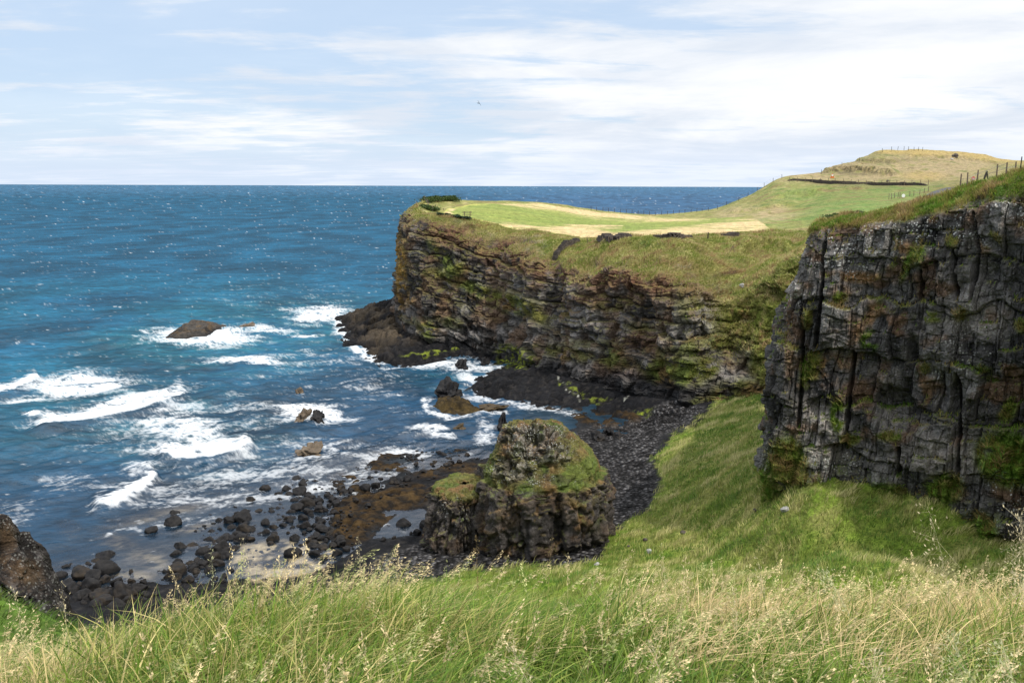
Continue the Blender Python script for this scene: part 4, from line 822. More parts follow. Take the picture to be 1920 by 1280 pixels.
# ------------------------------------------------------------------ boulders, each one its own
def size_word(wpx): return 'big' if wpx > 27 else 'medium' if wpx > 17 else 'small'
CLS = {
 'heap': ('heaped by the rock spur at lower left', 'boulders heaped at the lower left',
   [(201,1044,34),(200,1068,42),(150,1082,38),(166,1061,17),(111,1082,24),(176,1087,30),(222,1094,24),(197,1089,18),(229,1115,38),(260,1104,26),(169,1103,30),(141,1106,24),(183,1117,30),(158,1117,26),(202,1128,30),(219,1136,28),(186,1134,24),(135,1062,12),(124,1100,26),(124,1066,14),(240,1128,22),(145,1122,22)]),
 'bank': ('in the boulder bank left of the pale sand', 'boulders in the bank left of the pale sand',
   [(442,954,13),(463,961,18),(458,976,30),(430,980,22),(434,992,18),(458,995,26),(397,1000,14),(413,995,14),(393,1014,20),(421,1012,28),(451,1011,26),(468,1013,18),(416,1032,38),(382,1038,24),(401,1048,30),(368,1053,16),(382,1061,22),(424,1045,22),(363,1067,18),(408,1060,22),(337,1029,24),(360,1024,23),(329,1041,18),(330,1073,31),(440,1030,16),(445,967,14),(405,1020,14),(372,1030,12),(395,1070,18),(440,1005,14)]),
 'mid': ('in the scatter between sand and brown seaweed', 'boulders scattered between the sand and the seaweed',
   [(477,987,12),(497,984,19),(514,990,17),(532,987,15),(548,991,11),(573,987,20),(490,1001,13),(511,1011,20),(514,1001,12),(554,1009,21),(550,1038,27),(564,1023,10),(581,1017,17),(558,956,24),(574,946,30),(563,924,26),(568,909,22),(540,929,16),(524,928,15),(497,919,20),(556,901,20),(529,893,8),(552,883,15),(595,941,20),(610,957,14),(624,940,17),(613,930,16),(577,960,18),(584,967,11),(568,971,12),(530,975,10),(508,961,10),(487,960,14),(471,940,20),(605,993,24),(598,974,14),(605,1029,20),(624,1025,16),(640,1019,18),(592,1040,22),(608,1048,18),(631,1038,18),(589,1025,20),(545,962,16),(585,935,16),(600,950,14),(552,940,14),(600,1010,14),(615,1008,12),(570,1000,8),(540,1000,8),(520,970,7),(500,972,7),(590,985,9),(625,960,9),(620,1000,12),(650,1030,14),(575,1035,12)]),
 'right': ('in the calm pool right of the seaweed', 'boulders in the pool right of the seaweed',
   [(685,917,21),(706,912,20),(713,899,10),(695,898,13),(745,906,11),(763,900,16),(758,985,24),(727,987,8),(718,1012,12),(740,1008,9),(850,894,14),(770,1000,7),(748,992,6),(795,985,22),(783,1000,15),(900,882,16),(876,880,9)]),
 'far': ('standing clear in open shallows on the left', 'lone boulders in the open shallows',
   [(325,983,28),(285,998,21),(325,965,19),(232,944,18),(385,975,7),(350,990,6)]),
}
_r = random.Random(5); EX = []
for key, cen in (('mid', [(575,945,60,45,46),(610,1015,50,35,26),(520,985,50,40,16),(660,935,40,45,14)]), ('bank', [(430,1000,50,45,34),(390,1050,40,25,18),(370,1078,70,26,30)]), ('heap', [(185,1095,70,45,28),(245,1112,55,24,22)]), ('right', [(830,870,70,30,22),(740,900,50,30,8)])):
    for cx, cy, ax, ay, nn_ in cen:
        for k in range(nn_):
            a_ = _r.uniform(0, 6.283); q_ = _r.random() ** .6; EX.append((key, round(cx + ax * q_ * math.cos(a_), 1), round(cy + ay * q_ * math.sin(a_), 1), round(_r.uniform(6, 13) if _r.random() < .75 else _r.uniform(13, 20), 1)))
EX.sort(key=lambda q: -q[3]); nown = 283 - sum(len(q[2]) for q in CLS.values())
for q in EX[:nown]: CLS[q[0]][2].append(q[1:])
nb = 0
for key, (where, grp, lst) in CLS.items():
    byw = sorted(range(len(lst)), key=lambda i: -lst[i][2])
    for i, (bu, bv, bw) in enumerate(lst):
        o = bpy.data.objects.new('boulder', BV[nb % 12]); COL.objects.link(o)
        base = pz(bu, bv + bw * .12, 0.0); zb = max(shore_z(base[0], base[1]), -.25)
        base = pz(bu, bv + bw * .12, zb); rad = bw / 2 / F * np.linalg.norm(base - C0) * 1.16
        hz = rad * random.uniform(.72, .95); o.location = (base[0], base[1], zb + hz * .38)
        o.scale = (rad * random.uniform(.95, 1.1), rad * random.uniform(.8, 1.1), hz); o.rotation_euler = (random.uniform(-.25, .25), random.uniform(-.25, .25), random.uniform(0, 6.28))
        rk = byw.index(i); allu = sorted(q[0] for q in lst); allv = sorted(q[1] for q in lst)
        if rk == 0: lb = f'largest black boulder {where}'
        elif rk == 1: lb = f'second largest black boulder {where}'
        elif bu == allu[0]: lb = f'leftmost black boulder {where}'
        elif bu == allu[-1]: lb = f'rightmost black boulder {where}'
        elif bv == allv[0]: lb = f'farthest out black boulder {where}'
        elif bv == allv[-1]: lb = f'nearest black boulder {where}'
        else: lb = f'{size_word(bw)} wet black boulder {where}'
        tag(o, lb, 'boulder', grp); nb += 1
# the smallest stones of the same shore, too many to tell apart
_bm = bmesh.new(); bmesh.ops.create_icosphere(_bm, subdivisions=2, radius=1); _bm.verts.ensure_lookup_table(); _v = np.array([q.co[:] for q in _bm.verts]); _f = np.array([[q.index for q in f_.verts] for f_ in _bm.faces]); _bm.free()
VV, FF = [], []; g3 = np.random.default_rng(8)
for i in range(760):
    if i < len(EX) - nown: q = EX[nown + i]; su_, sv_, sw_ = q[1:]
    else:
        cx, cy, ax, ay = [(575,945,80,60),(610,1015,60,45),(440,1010,80,60),(660,935,60,60),(190,1100,90,40),(760,890,110,40),(380,1080,90,25),(840,865,80,30)][i % 8]; a_ = g3.uniform(0, 6.283); q_ = g3.random() ** .5; su_, sv_, sw_ = cx + ax * q_ * math.cos(a_), cy + ay * q_ * math.sin(a_), g3.uniform(3, 7)
    b_ = pz(su_, sv_, 0.0); zb = max(shore_z(b_[0], b_[1]), -.12); b_ = pz(su_, sv_, zb); r_ = sw_ / 2 / F * np.linalg.norm(b_ - C0)
    VV.append(_v * (1 + .35 * fbm(_v + i * 2.7, 1.3, 2, 77))[:, None] * np.array([1, g3.uniform(.6, 1), g3.uniform(.5, .8)]) * r_ + b_ + np.array([0, 0, r_ * .2])); FF.append(_f + 162 * i if len(_v) == 162 else _f + len(_v) * i)
tag(mesh_np('small_shore_stones', np.concatenate(VV), np.concatenate(FF), M_BLD, smooth=False), 'small dark stones strewn between the boulders', 'stones', kind='stuff')
# ------------------------------------------------------------------ things on the headland and the brow
_sel = (HR > 3.2) & (HR < 7.05); _hu, _hv, _hp = HU[_sel], HV[_sel], HP[_sel]
def onland(u, v):
    i = np.argmin((_hu - u) ** 2 + ((_hv - v) * 2) ** 2); return Vector(_hp[i])
def mpp(p): return float(np.linalg.norm(np.array(p) - C0)) / F          # metres per photo pixel there
def place(name, label, cat, u, v, group=None):
    p = onland(u, v); e = empty(name, p); tag(e, label, cat, group); return e, mpp(p), p
# --- dry stone walls standing in the grass
def stone_wall(pts, h, th, label, seed, base=None, cat='stone wall', rough=.5):
    q = [base(*p) if base else onland(*p) for p in pts]; c = q[len(q) // 2]
    q = np.array([p[:] for p in q]); n = 40; t = np.linspace(0, len(q) - 1, n); L = pchip(q, t) if len(q) > 2 else np.stack([lerp(q[0], q[1], k) for k in np.linspace(0, 1, n)])
    d = np.gradient(L, axis=0); d[:, 2] = 0; nn = np.stack([-d[:, 1], d[:, 0], 0 * d[:, 0]], -1); nn /= np.linalg.norm(nn, axis=1, keepdims=True) + 1e-9
    hv = h * (0.9 + rough * fbm(L, .3, 3, seed + 5)) * np.clip(np.minimum(np.linspace(0, 9, n), np.linspace(9, 0, n)) + .45, 0, 1)
    mb = MB(); rr_ = random.Random(seed); Ls = np.concatenate([[0], np.cumsum(np.linalg.norm(np.diff(L, axis=0), axis=1))])
    st = h / 6.5; k = 0; z = 0.0
    while z < h * 1.1:
        x = rr_.uniform(0, st)
        while x < Ls[-1]:
            wl_ = st * rr_.uniform(1.0, 2.2); p = np.array([np.interp(x, Ls, L[:, j]) for j in range(3)]); nv = np.array([np.interp(x, Ls, nn[:, j]) for j in range(3)]); hl = np.interp(x, Ls, hv)
            if z < hl - st * .3:
                for s_ in (-1, 1):
                    cpt = p + nv * s_ * th * .28; mb.box((cpt[0] - c[0], cpt[1] - c[1], cpt[2] - c[2] + z - .15), wl_ * .97, th * rr_.uniform(.5, .62), st * rr_.uniform(.85, 1.05), math.atan2(nv[1], nv[0]) - math.pi / 2 + rr_.uniform(-.12, .12), rr_.uniform(-.08, .08))
            x += wl_
        z += st * .95
    e = mb.build('stone_wall', M_STONE); e.location = c; tag(e, label, cat); return e
stone_wall([(1041,488),(1048,474),(1060,463),(1072,457),(1084,454)], 1.1, .8, 'curved grey drystone wall running down to the cliff edge', 31)
for k, (pts, h, lb) in enumerate([([(1126,452),(1150,453),(1181,452)], 1.25, 'low ruined stone wall with sagging middle, left of the other two'), ([(1226,450),(1260,451),(1292,450)], 1.35, 'longest dark ruined stone wall in front of the mown field'), ([(1354,445),(1381,444)], .8, 'shortest stone wall stump, right of the lone dark post')]):
    stone_wall(pts, h, 1.3, lb, 41 + k)
# dark wall that holds up the path along the hill
def pathw(u, v): return onland(u, v)
stone_wall([(1476,339),(1520,341),(1570,345),(1630,347),(1690,347),(1738,348)], 1.05, .7, 'long dark retaining wall along the hillside path', 51, pathw, 'stone wall', .12)
# --- fences: one thing each, posts and wires as its parts
def fence(label, spots, h, w_, mat, base, wires=0, grp=None, lean=.06, name='post_and_wire_fence'):
    q = [Vector(base(*s)) for s in spots]; e = empty(name, q[0]); tag(e, label, 'fence', grp)
    for k, p in enumerate(q):
        hh = (h[k] if isinstance(h, (list, tuple)) else h); mb = MB(); r_ = random.Random(k * 7 + len(spots)); lx, ly = r_.uniform(-lean, lean) * hh, r_.uniform(-lean, lean) * hh
        d = p - q[0]; mb.tube(d + Vector((0, 0, -.3)), d + Vector((lx, ly, hh)), w_ * .55, w_ * .47, 7); mb.build('post', mat, e)
    if wires:
        for j in range(wires):
            mb = MB()
            for a, b in zip(q[:-1], q[1:]):
                hh = (h if not isinstance(h, (list, tuple)) else min(h)) * (.45 + .5 * j / max(1, wires - 1)); mb.tube(a - q[0] + Vector((0, 0, hh)), b - q[0] + Vector((0, 0, hh)), .012, .012, 4)
            mb.build('wire', M_WIRE, e)
    return e
fence('wooden rail fence along the outer edge of the hillside path', [(1480 + k * 14.4, 340.5 + min(7, k * .62)) for k in range(19)], 1.5, .17, M_WOOD, onland, 2)
fence('thin fence on the skyline above the back of the mown field', [(1108 + k * 11, float(np.interp(1108 + k * 11, [1108, 1230, 1330], [394.5, 404, 396]))) for k in range(21)], 1.15, .13, M_DWOOD, onland, 2)
fence('fence climbing the seaward edge of the hill to the path', [(1345,393),(1362,385),(1385,377),(1402,368),(1420,358),(1433,350),(1450,341),(1466,334)], 1.3, .14, M_DWOOD, onland, 2)
fence('fence posts along the crest of the far hill', [(1540,326),(1580,313.5),(1612,303),(1655,285.5),(1672,282.5),(1683,282),(1694,282),(1703,282.5),(1714,283),(1723,283.5),(1731,284)], 1.5, .15, M_DWOOD, onland, 1)
fence('short leaning pale fence at the left end of the plateau', [(797,378),(801,385),(806,391),(812,397)], 1.3, .12, M_WOOD, onland, 2, lean=.3)
fence('pale thin posts in front of the left ruined wall', [(1102,456),(1126,457),(1133,457),(1142,457)], 1.1, .11, M_WOOD, onland, 1, lean=.35)
fence('green netting fence on the near side of the hill', [(1666,374),(1671,373),(1677,372.5),(1683,372),(1688,372)], 1.4, .14, M_WOOD, onland, 3)
fence('row of brown posts running up beside the tarmac track', [(1705,368),(1713,367),(1724,365),(1733,362),(1741,359)], 1.3, .15, M_WOOD, onland, 2)
e, m_, p = place('fence_post', 'single dark post between two ruined stone walls', 'post', 1327, 450); mb = MB(); mb.tube((0, 0, -.3), (.03, 0, 1.25), .12, .10); mb.build('post', M_DWOOD, e)
e, m_, p = place('trestle', 'small pale A shaped timber frame in the rough grass', 'frame', 1373, 473); mb = MB(); mb.tube((-.35, 0, -.1), (.05, 0, 1.0), .06, .05); mb.build('leg', M_WOOD, e); mb = MB(); mb.tube((.45, 0, -.1), (.05, 0, 1.0), .06, .05); mb.build('leg', M_WOOD, e)
M_WHITE = plain('white_paint', (.72, .72, .70), .5, var=.08); M_RED = plain('red_paint', (.45, .03, .03), .5, var=.1); M_ORG = plain('orange_paint', (.55, .16, .04), .5, var=.1); M_GREYST = plain('pale_lichen_stone', (.32, .31, .29), sc=2.5, bst=1)
e, m_, p = place('marker_board', 'small round white marker beside the green netting', 'marker', 1694, 373); mb = MB(); mb.tube((0, 0, -.2), (0, 0, .5), .06, .06); mb.build('stake', M_WOOD, e); mb = MB(); mb.tube((0, -.10, .75), (0, -.04, .75), .42, .42, 16); mb.build('disc', M_WHITE, e)
e, m_, p = place('warning_triangle', 'tiny orange triangular marker on the bank above the path', 'marker', 1560, 334); mb = MB(); mb.add([(-.75, 0, 0), (.75, 0, 0), (0, 0, 1.6), (-.75, .12, 0), (.75, .12, 0), (0, .12, 1.6)], [(0, 1, 2), (5, 4, 3), (0, 3, 4, 1), (1, 4, 5, 2), (2, 5, 3, 0)]); mb.build('board', M_ORG, e); mb = MB(); mb.tube((0, -.02, .9), (0, -.06, .9), .3, .3, 12); mb.build('emblem', M_WHITE, e)
# rough stones and a rock lump on the far hill, bird stained rock in the gully
def rocklet(name, u, v, wpx, label, mat, seed, base=onland, flat=.6, cat='rock'):
    p = Vector(base(u, v)); o = bpy.data.objects.new(name, BV[seed % 12].copy()); COL.objects.link(o); o.data.materials.clear(); o.data.materials.append(mat)
    r = wpx / 2 * mpp(p); o.location = p + Vector((0, 0, r * flat * .3)); o.scale = (r, r * .8, r * flat); o.rotation_euler = (0, 0, seed); return tag(o, label, cat)
rocklet('boulder', 1784, 299, 7, 'left pale boulder of the pair on the far hillside', M_GREYST, 3)
rocklet('boulder', 1793, 296, 7, 'right pale boulder of the pair on the far hillside', M_GREYST, 5)
rocklet('boulder', 1790, 294, 13, 'brown earthy rock lump behind two pale boulders', M_STONE, 8)
rocklet('boulder', 1394, 570, 13, 'white stained rock in the grassy gully beside the near cliff', M_GREYST, 2, flat=.8)
rocklet('boulder', 1664, 341, 6, 'dark round bush like stone on the bank by the path', M_STONE, 4, flat=.9)
_sp = np.stack([SX, SY, SZ], -1)[SY > 50]; _spu, _spv = proj(_sp)
def onshore(u, v): return Vector(_sp[np.argmin((_spu - u) ** 2 + (_spv - v) ** 2)])
for k, (a, b, w_, lb, mt) in enumerate([(1212,1013,11,'small brown stone lying in the green slope near the stack',M_STONE),(1217,1035,15,'pale streaked stone in the slope just above the near grass',M_GREYST),(1282,999,13,'flat dark stone farthest right in the green slope',M_STONE),(1119,1058,13,'pale stone at the right foot of the stack',M_GREYST),(1475,955,20,'lichen spotted rock poking through turf under the near cliff',M_GREYST),(1417,960,13,'dark rock at the left toe of the near cliff',M_STONE),(1180,1025,7,'smallest brown stone in the slope beside the stack',M_STONE)]):
    rocklet('boulder', a, b, w_, lb, mt, k + 1, onshore, .7)
# tarmac track seen beyond the brow
tk = [(1737,367,1748,372),(1748,361.5,1763,368),(1762,357,1778,362.5),(1776,353.5,1790,357.5),(1788,352,1800,354)]
V = []
for a, b, c_, d_ in tk:
    V += [tuple(onland(a, b) + Vector((0, 0, .25))), tuple(onland(c_, d_) + Vector((0, 0, .25)))]
mb = MB(); mb.add(V, [(2 * k, 2 * k + 1, 2 * k + 3, 2 * k + 2) for k in range(len(tk) - 1)]); tr_ = mb.build('road', plain('tarmac', (.055, .055, .06), .8, 3, .15)); tag(tr_, 'dark tarmac track', None, None, 'structure'); del tr_['label']
# --- leafy hedges
def leafclump(name, pts, label, col, n, rad, h, leaf, seed, base=onland, cat='hedge'):
    q = np.array([Vector(base(*p))[:] for p in pts]); g_ = np.random.default_rng(seed); t = g_.uniform(0, len(q) - 1, n); L = np.stack([np.interp(t, np.arange(len(q)), q[:, k]) for k in range(3)], -1)
    L[:, :2] += g_.normal(size=(n, 2)) * rad * .5; hh = h * (.75 + .5 * fbm(L, .5, 2, seed)); L[:, 2] += hh * np.sqrt(g_.random(n)) * 1.0
    a = g_.normal(size=(n, 3)); b = g_.normal(size=(n, 3)); a /= np.linalg.norm(a, axis=1)[:, None]; b = np.cross(a, b); b /= np.linalg.norm(b, axis=1)[:, None]
    s = (leaf * g_.uniform(.6, 1.4, n))[:, None]; c0 = q.mean(0)
    V = np.stack([L - a * s, L + b * s * .5, L + a * s, L - b * s * .5], 1) - c0
    cv = np.array(col) * g_.uniform(.55, 1.5, (n, 1, 1)) * np.ones((n, 4, 1))
    o = mesh_np(name, V, np.arange(4 * n).reshape(n, 4), M_BLADE, {'col': cv}, False); o.location = c0; return tag(o, label, cat)
leafclump('gorse_hedge', [(799,380),(806,378.5),(818,377),(830,376),(843,376),(852,378)], 'dark green gorse thicket on the tip of the headland', (.045, .075, .018), 5200, 1.3, 1.1, .2, 71)
leafclump('low_hedge', [(822,404),(845,406),(862,409),(880,412)], 'thin dark hedge line at the near corner of the mown field', (.03, .055, .03), 2600, .5, .6, .16, 73)
leafclump('gorse_hedge', [(795,388),(806,393),(815,396)], 'small dark scrub patch behind the leaning pale fence', (.05, .08, .02), 2000, 1.2, .6, .18, 75, cat='scrub')
leafclump('bramble_scrub', [(1555,411),(1575,409),(1590,407),(1605,404)], 'dark green scrub just behind the brow of the near cliff', (.035, .065, .015), 2200, 1.6, 1.0, .2, 77, cat='scrub')
e, m_, p = place('stile', 'small grey wooden stile at the near corner of the field', 'stile', 876, 408)
for xx in (-.55, .55):
    mb = MB(); mb.box((xx, 0, -.1), .14, .14, 1.25); mb.build('post', M_WOOD, e)
for zz_ in (.45, .85, 1.1):
    mb = MB(); mb.box((0, .0, zz_), 1.9, .25, .08); mb.build('step', M_WOOD, e)
# --- posts, boards and sign along the brow of the near cliff
def onbrow(u, v, back=1.2):
    m = (NRR > 4.2); i = np.argmin(((proj(NP_[m])[0] - u) ** 2) + (proj(NP_[m])[1] - v) ** 2); y = NP_[m][i][1]; return Vector(pt(u, v, y + .2))
fence('brown posts spaced along the grassy brow at the upper right', [(1800,352),(1813.5,350),(1831.6,341),(1868.7,328),(1887,322),(1903.8,319.5)], [1.0, 1.0, .85, .75, .65, .6], .10, M_WOOD, onbrow, 2)
p = onbrow(1912.5, 322); e = empty('pole', p); tag(e, 'tall thin dark pole on the brow at the right edge', 'pole'); mb = MB(); mb.tube((0, 0, -.3), (.03, 0, 1.02), .045, .035); mb.build('shaft', M_DWOOD, e)
p = onbrow(1849, 335); e = empty('sandwich_board', p); tag(e, 'narrow dark A frame board with pale edge on the brow', 'board')
for nm, x0, mt in (('front_panel', -.16, M_DWOOD), ('rear_panel', .16, plain('pale_timber', (.42, .38, .22), .7))):
    mb = MB(); mb.add([(x0, -.12, -.05), (0, -.12, .55), (0, .12, .55), (x0, .12, -.05), (x0 * .82, -.12, -.05), (x0 * -.12, -.12, .5), (x0 * -.12, .12, .5), (x0 * .82, .12, -.05)], [(0, 1, 2, 3), (7, 6, 5, 4), (0, 4, 5, 1), (3, 2, 6, 7), (0, 3, 7, 4), (1, 5, 6, 2)]); mb.build(nm, mt, e)
p = onbrow(1824, 344); e = empty('road_sign', p); tag(e, 'round red and white road sign on a pale post above the track', 'sign')
mb = MB(); mb.tube((0, 0, -.3), (0, 0, .38), .03, .03); mb.build('post', M_GREYST, e); mb = MB(); mb.tube((0, 0, .36), (0, -.03, .36), .125, .125, 20); mb.build('face', M_RED, e); mb = MB(); mb.box((0, -.035, .335), .2, .012, .05); mb.build('bar', M_WHITE, e); mb = MB(); mb.box((0, -.034, .265), .12, .012, .035); mb.build('plate', M_WHITE, e)
# --- birds
def bird(u, v, y, span, roll, label, mat):
    p = Vector(pt(u, v, y)); th = np.linspace(0, 2 * np.pi, 10, endpoint=False); ax = np.linspace(-.5, .5, 9)
    rad = .085 * np.sin(np.clip((ax + .5), .02, .98) * np.pi) ** .7 * (1 - .2 * ax)
    V = np.stack([ax[:, None] + 0 * th, rad[:, None] * np.cos(th), rad[:, None] * np.sin(th)], -1) * span * .55
    o = empty('bird', p); o.rotation_euler = (math.radians(roll), 0, math.radians(60)); tag(o, label, 'bird')
    body = mesh_np('body', V, grid_faces(9, 10, True), mat, parent=o)
    for s in (-1, 1):
        sp_ = np.linspace(0, 1, 7); ch = .26 * (1 - sp_ ** 1.6) + .02
        top = np.stack([.06 + .10 * np.sin(sp_ * 2.2) + ch * .5 - .12 * sp_ ** 2, s * sp_ * .95, .16 * np.sin(sp_ * 2.6)], -1); bot = top.copy(); bot[:, 0] -= ch * 1.05; up = (top + bot) / 2 + np.array([0, 0, .03]); dn = (top + bot) / 2 - np.array([0, 0, .012])
        mesh_np('wing', np.stack([top, up, bot, dn], 1) * span * .5, grid_faces(7, 4, True), mat, parent=o)
    mb = MB(); tl = span * .275; mb.add([(-tl, -.02, 0), (-tl * 1.55, -.1 * span, .0), (-tl * 1.55, .1 * span, .0), (-tl, .02, 0), (-tl, 0, .02), (-tl * 1.5, 0, .02)], [(0, 1, 5, 4), (4, 5, 2, 3), (3, 2, 1, 0)]); mb.build('tail', mat, o)
bird(898, 194, 120, .95, 55, 'dark seabird gliding over the sea in the middle of the sky', plain('dark_plumage', (.03, .035, .05), .7))
bird(1650, 273, 160, .55, 20, 'tiny pale gull above the crest of the far hill', plain('grey_plumage', (.20, .20, .21), .7))
# ------------------------------------------------------------------ grass
def blades(root, nrm, h, w_, lean, colv, segs=4, droop=.5, g_=None):
    """root (n,3), h (n), w (n), lean (n,2) horizontal vector per unit height, colv (n,3)"""
    n = len(root); t = np.linspace(0, 1, segs + 1)[None, :, None]
    ln = np.concatenate([lean, np.zeros((n, 1))], 1)[:, None, :]; up = nrm[:, None, :]
    L = np.linalg.norm(lean, axis=1)[:, None, None]
    P = root[:, None, :] + h[:, None, None] * (up * (t - droop * L * t ** 2.4 * .6) + ln * t ** 1.7)
    sd_ = np.stack([-lean[:, 1], lean[:, 0], 0 * lean[:, 0]], -1) + g_.normal(size=(n, 3)) * np.array([.35, .35, .05]); sd_ /= np.linalg.norm(sd_, axis=1)[:, None] + 1e-9
    ww = (w_[:, None, None] * (1 - t ** 1.8 * .97)) * .5
    V = np.stack([P - sd_[:, None] * ww, P + sd_[:, None] * ww], 2)          # n, seg+1, 2, 3
    b = (np.arange(n) * (segs + 1) * 2)[:, None, None]; k = (np.arange(segs) * 2)[None, :, None]
    Fq = (b + k + np.array([0, 1, 3, 2])[None, None, :]).reshape(-1, 4)
    C = np.repeat(colv[:, None, :], (segs + 1) * 2, 1)
    return V.reshape(-1, 3), Fq, C.reshape(-1, 3), P
GC = np.array([[.14, .225, .026], [.195, .28, .038], [.08, .15, .018], [.26, .29, .065], [.44, .38, .13], [.62, .48, .23]])
# the knoll the photograph was taken from
cu_ = np.array([-400, -150, 0, 100, 200, 270, 350, 420, 520, 600, 900, 1100, 1300, 1500, 1700, 1920, 2150, 2500.]); cv_ = np.array([1215, 1215, 1220, 1228, 1215, 1155, 1116, 1095, 1086, 1084, 1090, 1090, 1104, 1122, 1115, 1095, 1075, 1060.])
YC = 5.6; crest_pts = np.array([pt(a, b, YC) for a, b in zip(cu_, cv_)])
def knoll(x, y):
    zc = np.interp(x, crest_pts[:, 0], crest_pts[:, 2]) - .30
    t = np.clip(y / YC, -1.5, 1); z0 = 28.42 + .03 * x
    zin = z0 + (zc - z0) * np.where(t > 0, t ** 1.35, 0) - .08 * np.minimum(t, 0)
    s0 = .55; d = np.maximum(y - YC, 0)
    return np.where(y <= YC, zin, zc - s0 * d - .16 * d ** 2)
gx = np.linspace(-12, 12, 240); gy = np.linspace(-8, 12.5, 210); X, Y = np.meshgrid(gx, gy); Z = knoll(X, Y); P = np.stack([X, Y, Z], -1); Z = Z + fbm(P, .7, 3, 701) * .10; P[..., 2] = Z
c = np.zeros(P.shape, np.float32) + np.array([.03, .036, .010]); c = mixc(c, (.055, .045, .02), sst(-.2, .4, fbm(P, 2.0, 3, 703)))
kn = mesh_np('grassy_knoll', P, grid_faces(*X.shape), M_SHORE, {'col': c, 'stones': 0 * X, 'lichen': 0 * X}); tag(kn, None, None, None, 'structure')
g_ = np.random.default_rng(21); n = 105000
y = 1.1 + 6.2 * g_.random(n) ** .8; x = (g_.random(n) * 2 - 1) * (1.6 + .82 * y)
z = knoll(x, y); root = np.stack([x, y, z], -1); root[:, 2] += fbm(root, .7, 3, 701) * .10 - .02
cl1 = fbm(root, .55, 3, 711); cl2 = fbm(root, 1.6, 3, 713); cl3 = fbm(root, .35, 2, 715)
dry = sst(.0, .55, cl1 + .35 * cl2 + .22 * sst(.8, 2.0, x) * sst(3.0, 5.5, y) + .12 * sst(-1.0, -2.6, x) - .12 * sst(1.6, .2, np.abs(x)))
fine = sst(.15, .5, cl2)
h = (.18 + .22 * g_.random(n)) * (1 + .55 * cl1 + .5 * cl2) * lerp(.9, 1.05, dry) ; h = np.clip(h, .12, .6)
wind = np.stack([.38 + .35 * cl3 + .2 * cl2, -.05 + .35 * cl2], -1); lean = wind + g_.normal(size=(n, 2)) * .48
ci = g_.random(n); pal = np.where((ci < .03 + .34 * dry)[:, None], np.where((g_.random(n) < .55)[:, None], GC[4], GC[5]), GC[g_.integers(0, 4, n)])
colv = pal * g_.uniform(.55, 1.25, (n, 1)) * np.array([.93, 1.0, .9])
V, Fq, C, _ = blades(root, np.tile([0, 0, 1.], (n, 1)), h, (.0042 + .009 * g_.random(n) ** 2.2), lean, colv, 5, .85, g_)
tag(mesh_np('grass', V, Fq, M_BLADE, {'col': C}), 'long green and straw coloured grass on the near knoll', 'grass', kind='stuff')
n = 8000; y = 3.9 + 2.0 * g_.random(n) ** .7; x = .7 + 4.2 * g_.random(n); x[:1800] = -2.2 - 2.2 * g_.random(1800); root = np.stack([x, y, knoll(x, y)], -1)
kp = g_.random(n) < np.clip(.45 + 1.4 * fbm(root, .9, 3, 731), .05, 1); root = root[kp]; n = len(root)
lean = np.stack([.45 + .55 * g_.normal(size=n), .35 * g_.normal(size=n)], -1); colv = np.array([.68, .53, .27]) * g_.uniform(.6, 1.25, (n, 1))
V, Fq, C, _ = blades(root, np.tile([0, 0, 1.], (n, 1)), .28 + .26 * g_.random(n), .004 + .005 * g_.random(n), lean, colv, 6, .9, g_)
tag(mesh_np('dry_grass', V, Fq, M_BLADE, {'col': C}), 'bent straw coloured dead grass along the crest of the knoll', 'grass', kind='stuff')
# seed heads: thin dry stems carrying loose panicles
def panicles(root, h, lean, colv, per, plen, spread, leafl, g_):
    n = len(root); V, Fq, C, Pth = blades(root, np.tile([0, 0, 1.], (n, 1)), h, np.full(n, .0022), lean, colv * .85, 6, .35, g_)
    t = 1 - plen * g_.random((n, per)) ; k = t * 6; i0 = np.clip(k.astype(int), 0, 5); f = (k - i0)[..., None]; ar = np.arange(n)[:, None]
    ax = Pth[ar, i0] * (1 - f) + Pth[ar, i0 + 1] * f; dirv = Pth[ar, np.minimum(i0 + 1, 6)] - Pth[ar, i0]; dirv /= np.linalg.norm(dirv, axis=-1, keepdims=True) + 1e-9
    taper = np.sin(np.clip((1 - t) / plen, .04, 1) ** .7 * np.pi * .85 + .2)[..., None]
    off = g_.normal(size=(n, per, 3)) * spread * taper * h[:, None, None] + np.concatenate([lean * .10, -.02 * np.ones((n, 1))], 1)[:, None, :] * h[:, None, None] * taper
    tip = ax + off; d = off / (np.linalg.norm(off, axis=-1, keepdims=True) + 1e-9) * .5 + dirv + g_.normal(size=off.shape) * .25; d /= np.linalg.norm(d, axis=-1, keepdims=True)
    s = np.cross(d, g_.normal(size=d.shape)); s /= np.linalg.norm(s, axis=-1, keepdims=True) + 1e-9
    ll = (leafl * g_.uniform(.6, 1.4, (n, per)))[..., None]
    Q = np.stack([tip - d * ll * .5, tip + s * ll * .17, tip + d * ll * .5, tip - s * ll * .17], 2).reshape(-1, 3)
    th = np.stack([ax, ax + s * .0009, tip + s * .0007, tip], 2).reshape(-1, 3)          # hair-thin branch to each spikelet
    b0 = len(V); m = n * per; F2 = b0 + np.arange(4 * m).reshape(m, 4); F3 = b0 + 4 * m + np.arange(4 * m).reshape(m, 4)
    cs = np.repeat((colv[:, None, :] * g_.uniform(.8, 1.25, (n, per, 1))).reshape(-1, 3), 4, 0)
    return np.concatenate([V, Q, th]), np.concatenate([Fq, F2, F3]), np.concatenate([C, cs, cs * .9])
n = 4300; y = 1.6 + 4.9 * g_.random(n) ** .55; x = (g_.random(n) * 2 - 1) * (1.4 + .8 * y); root = np.stack([x, y, knoll(x, y)], -1)
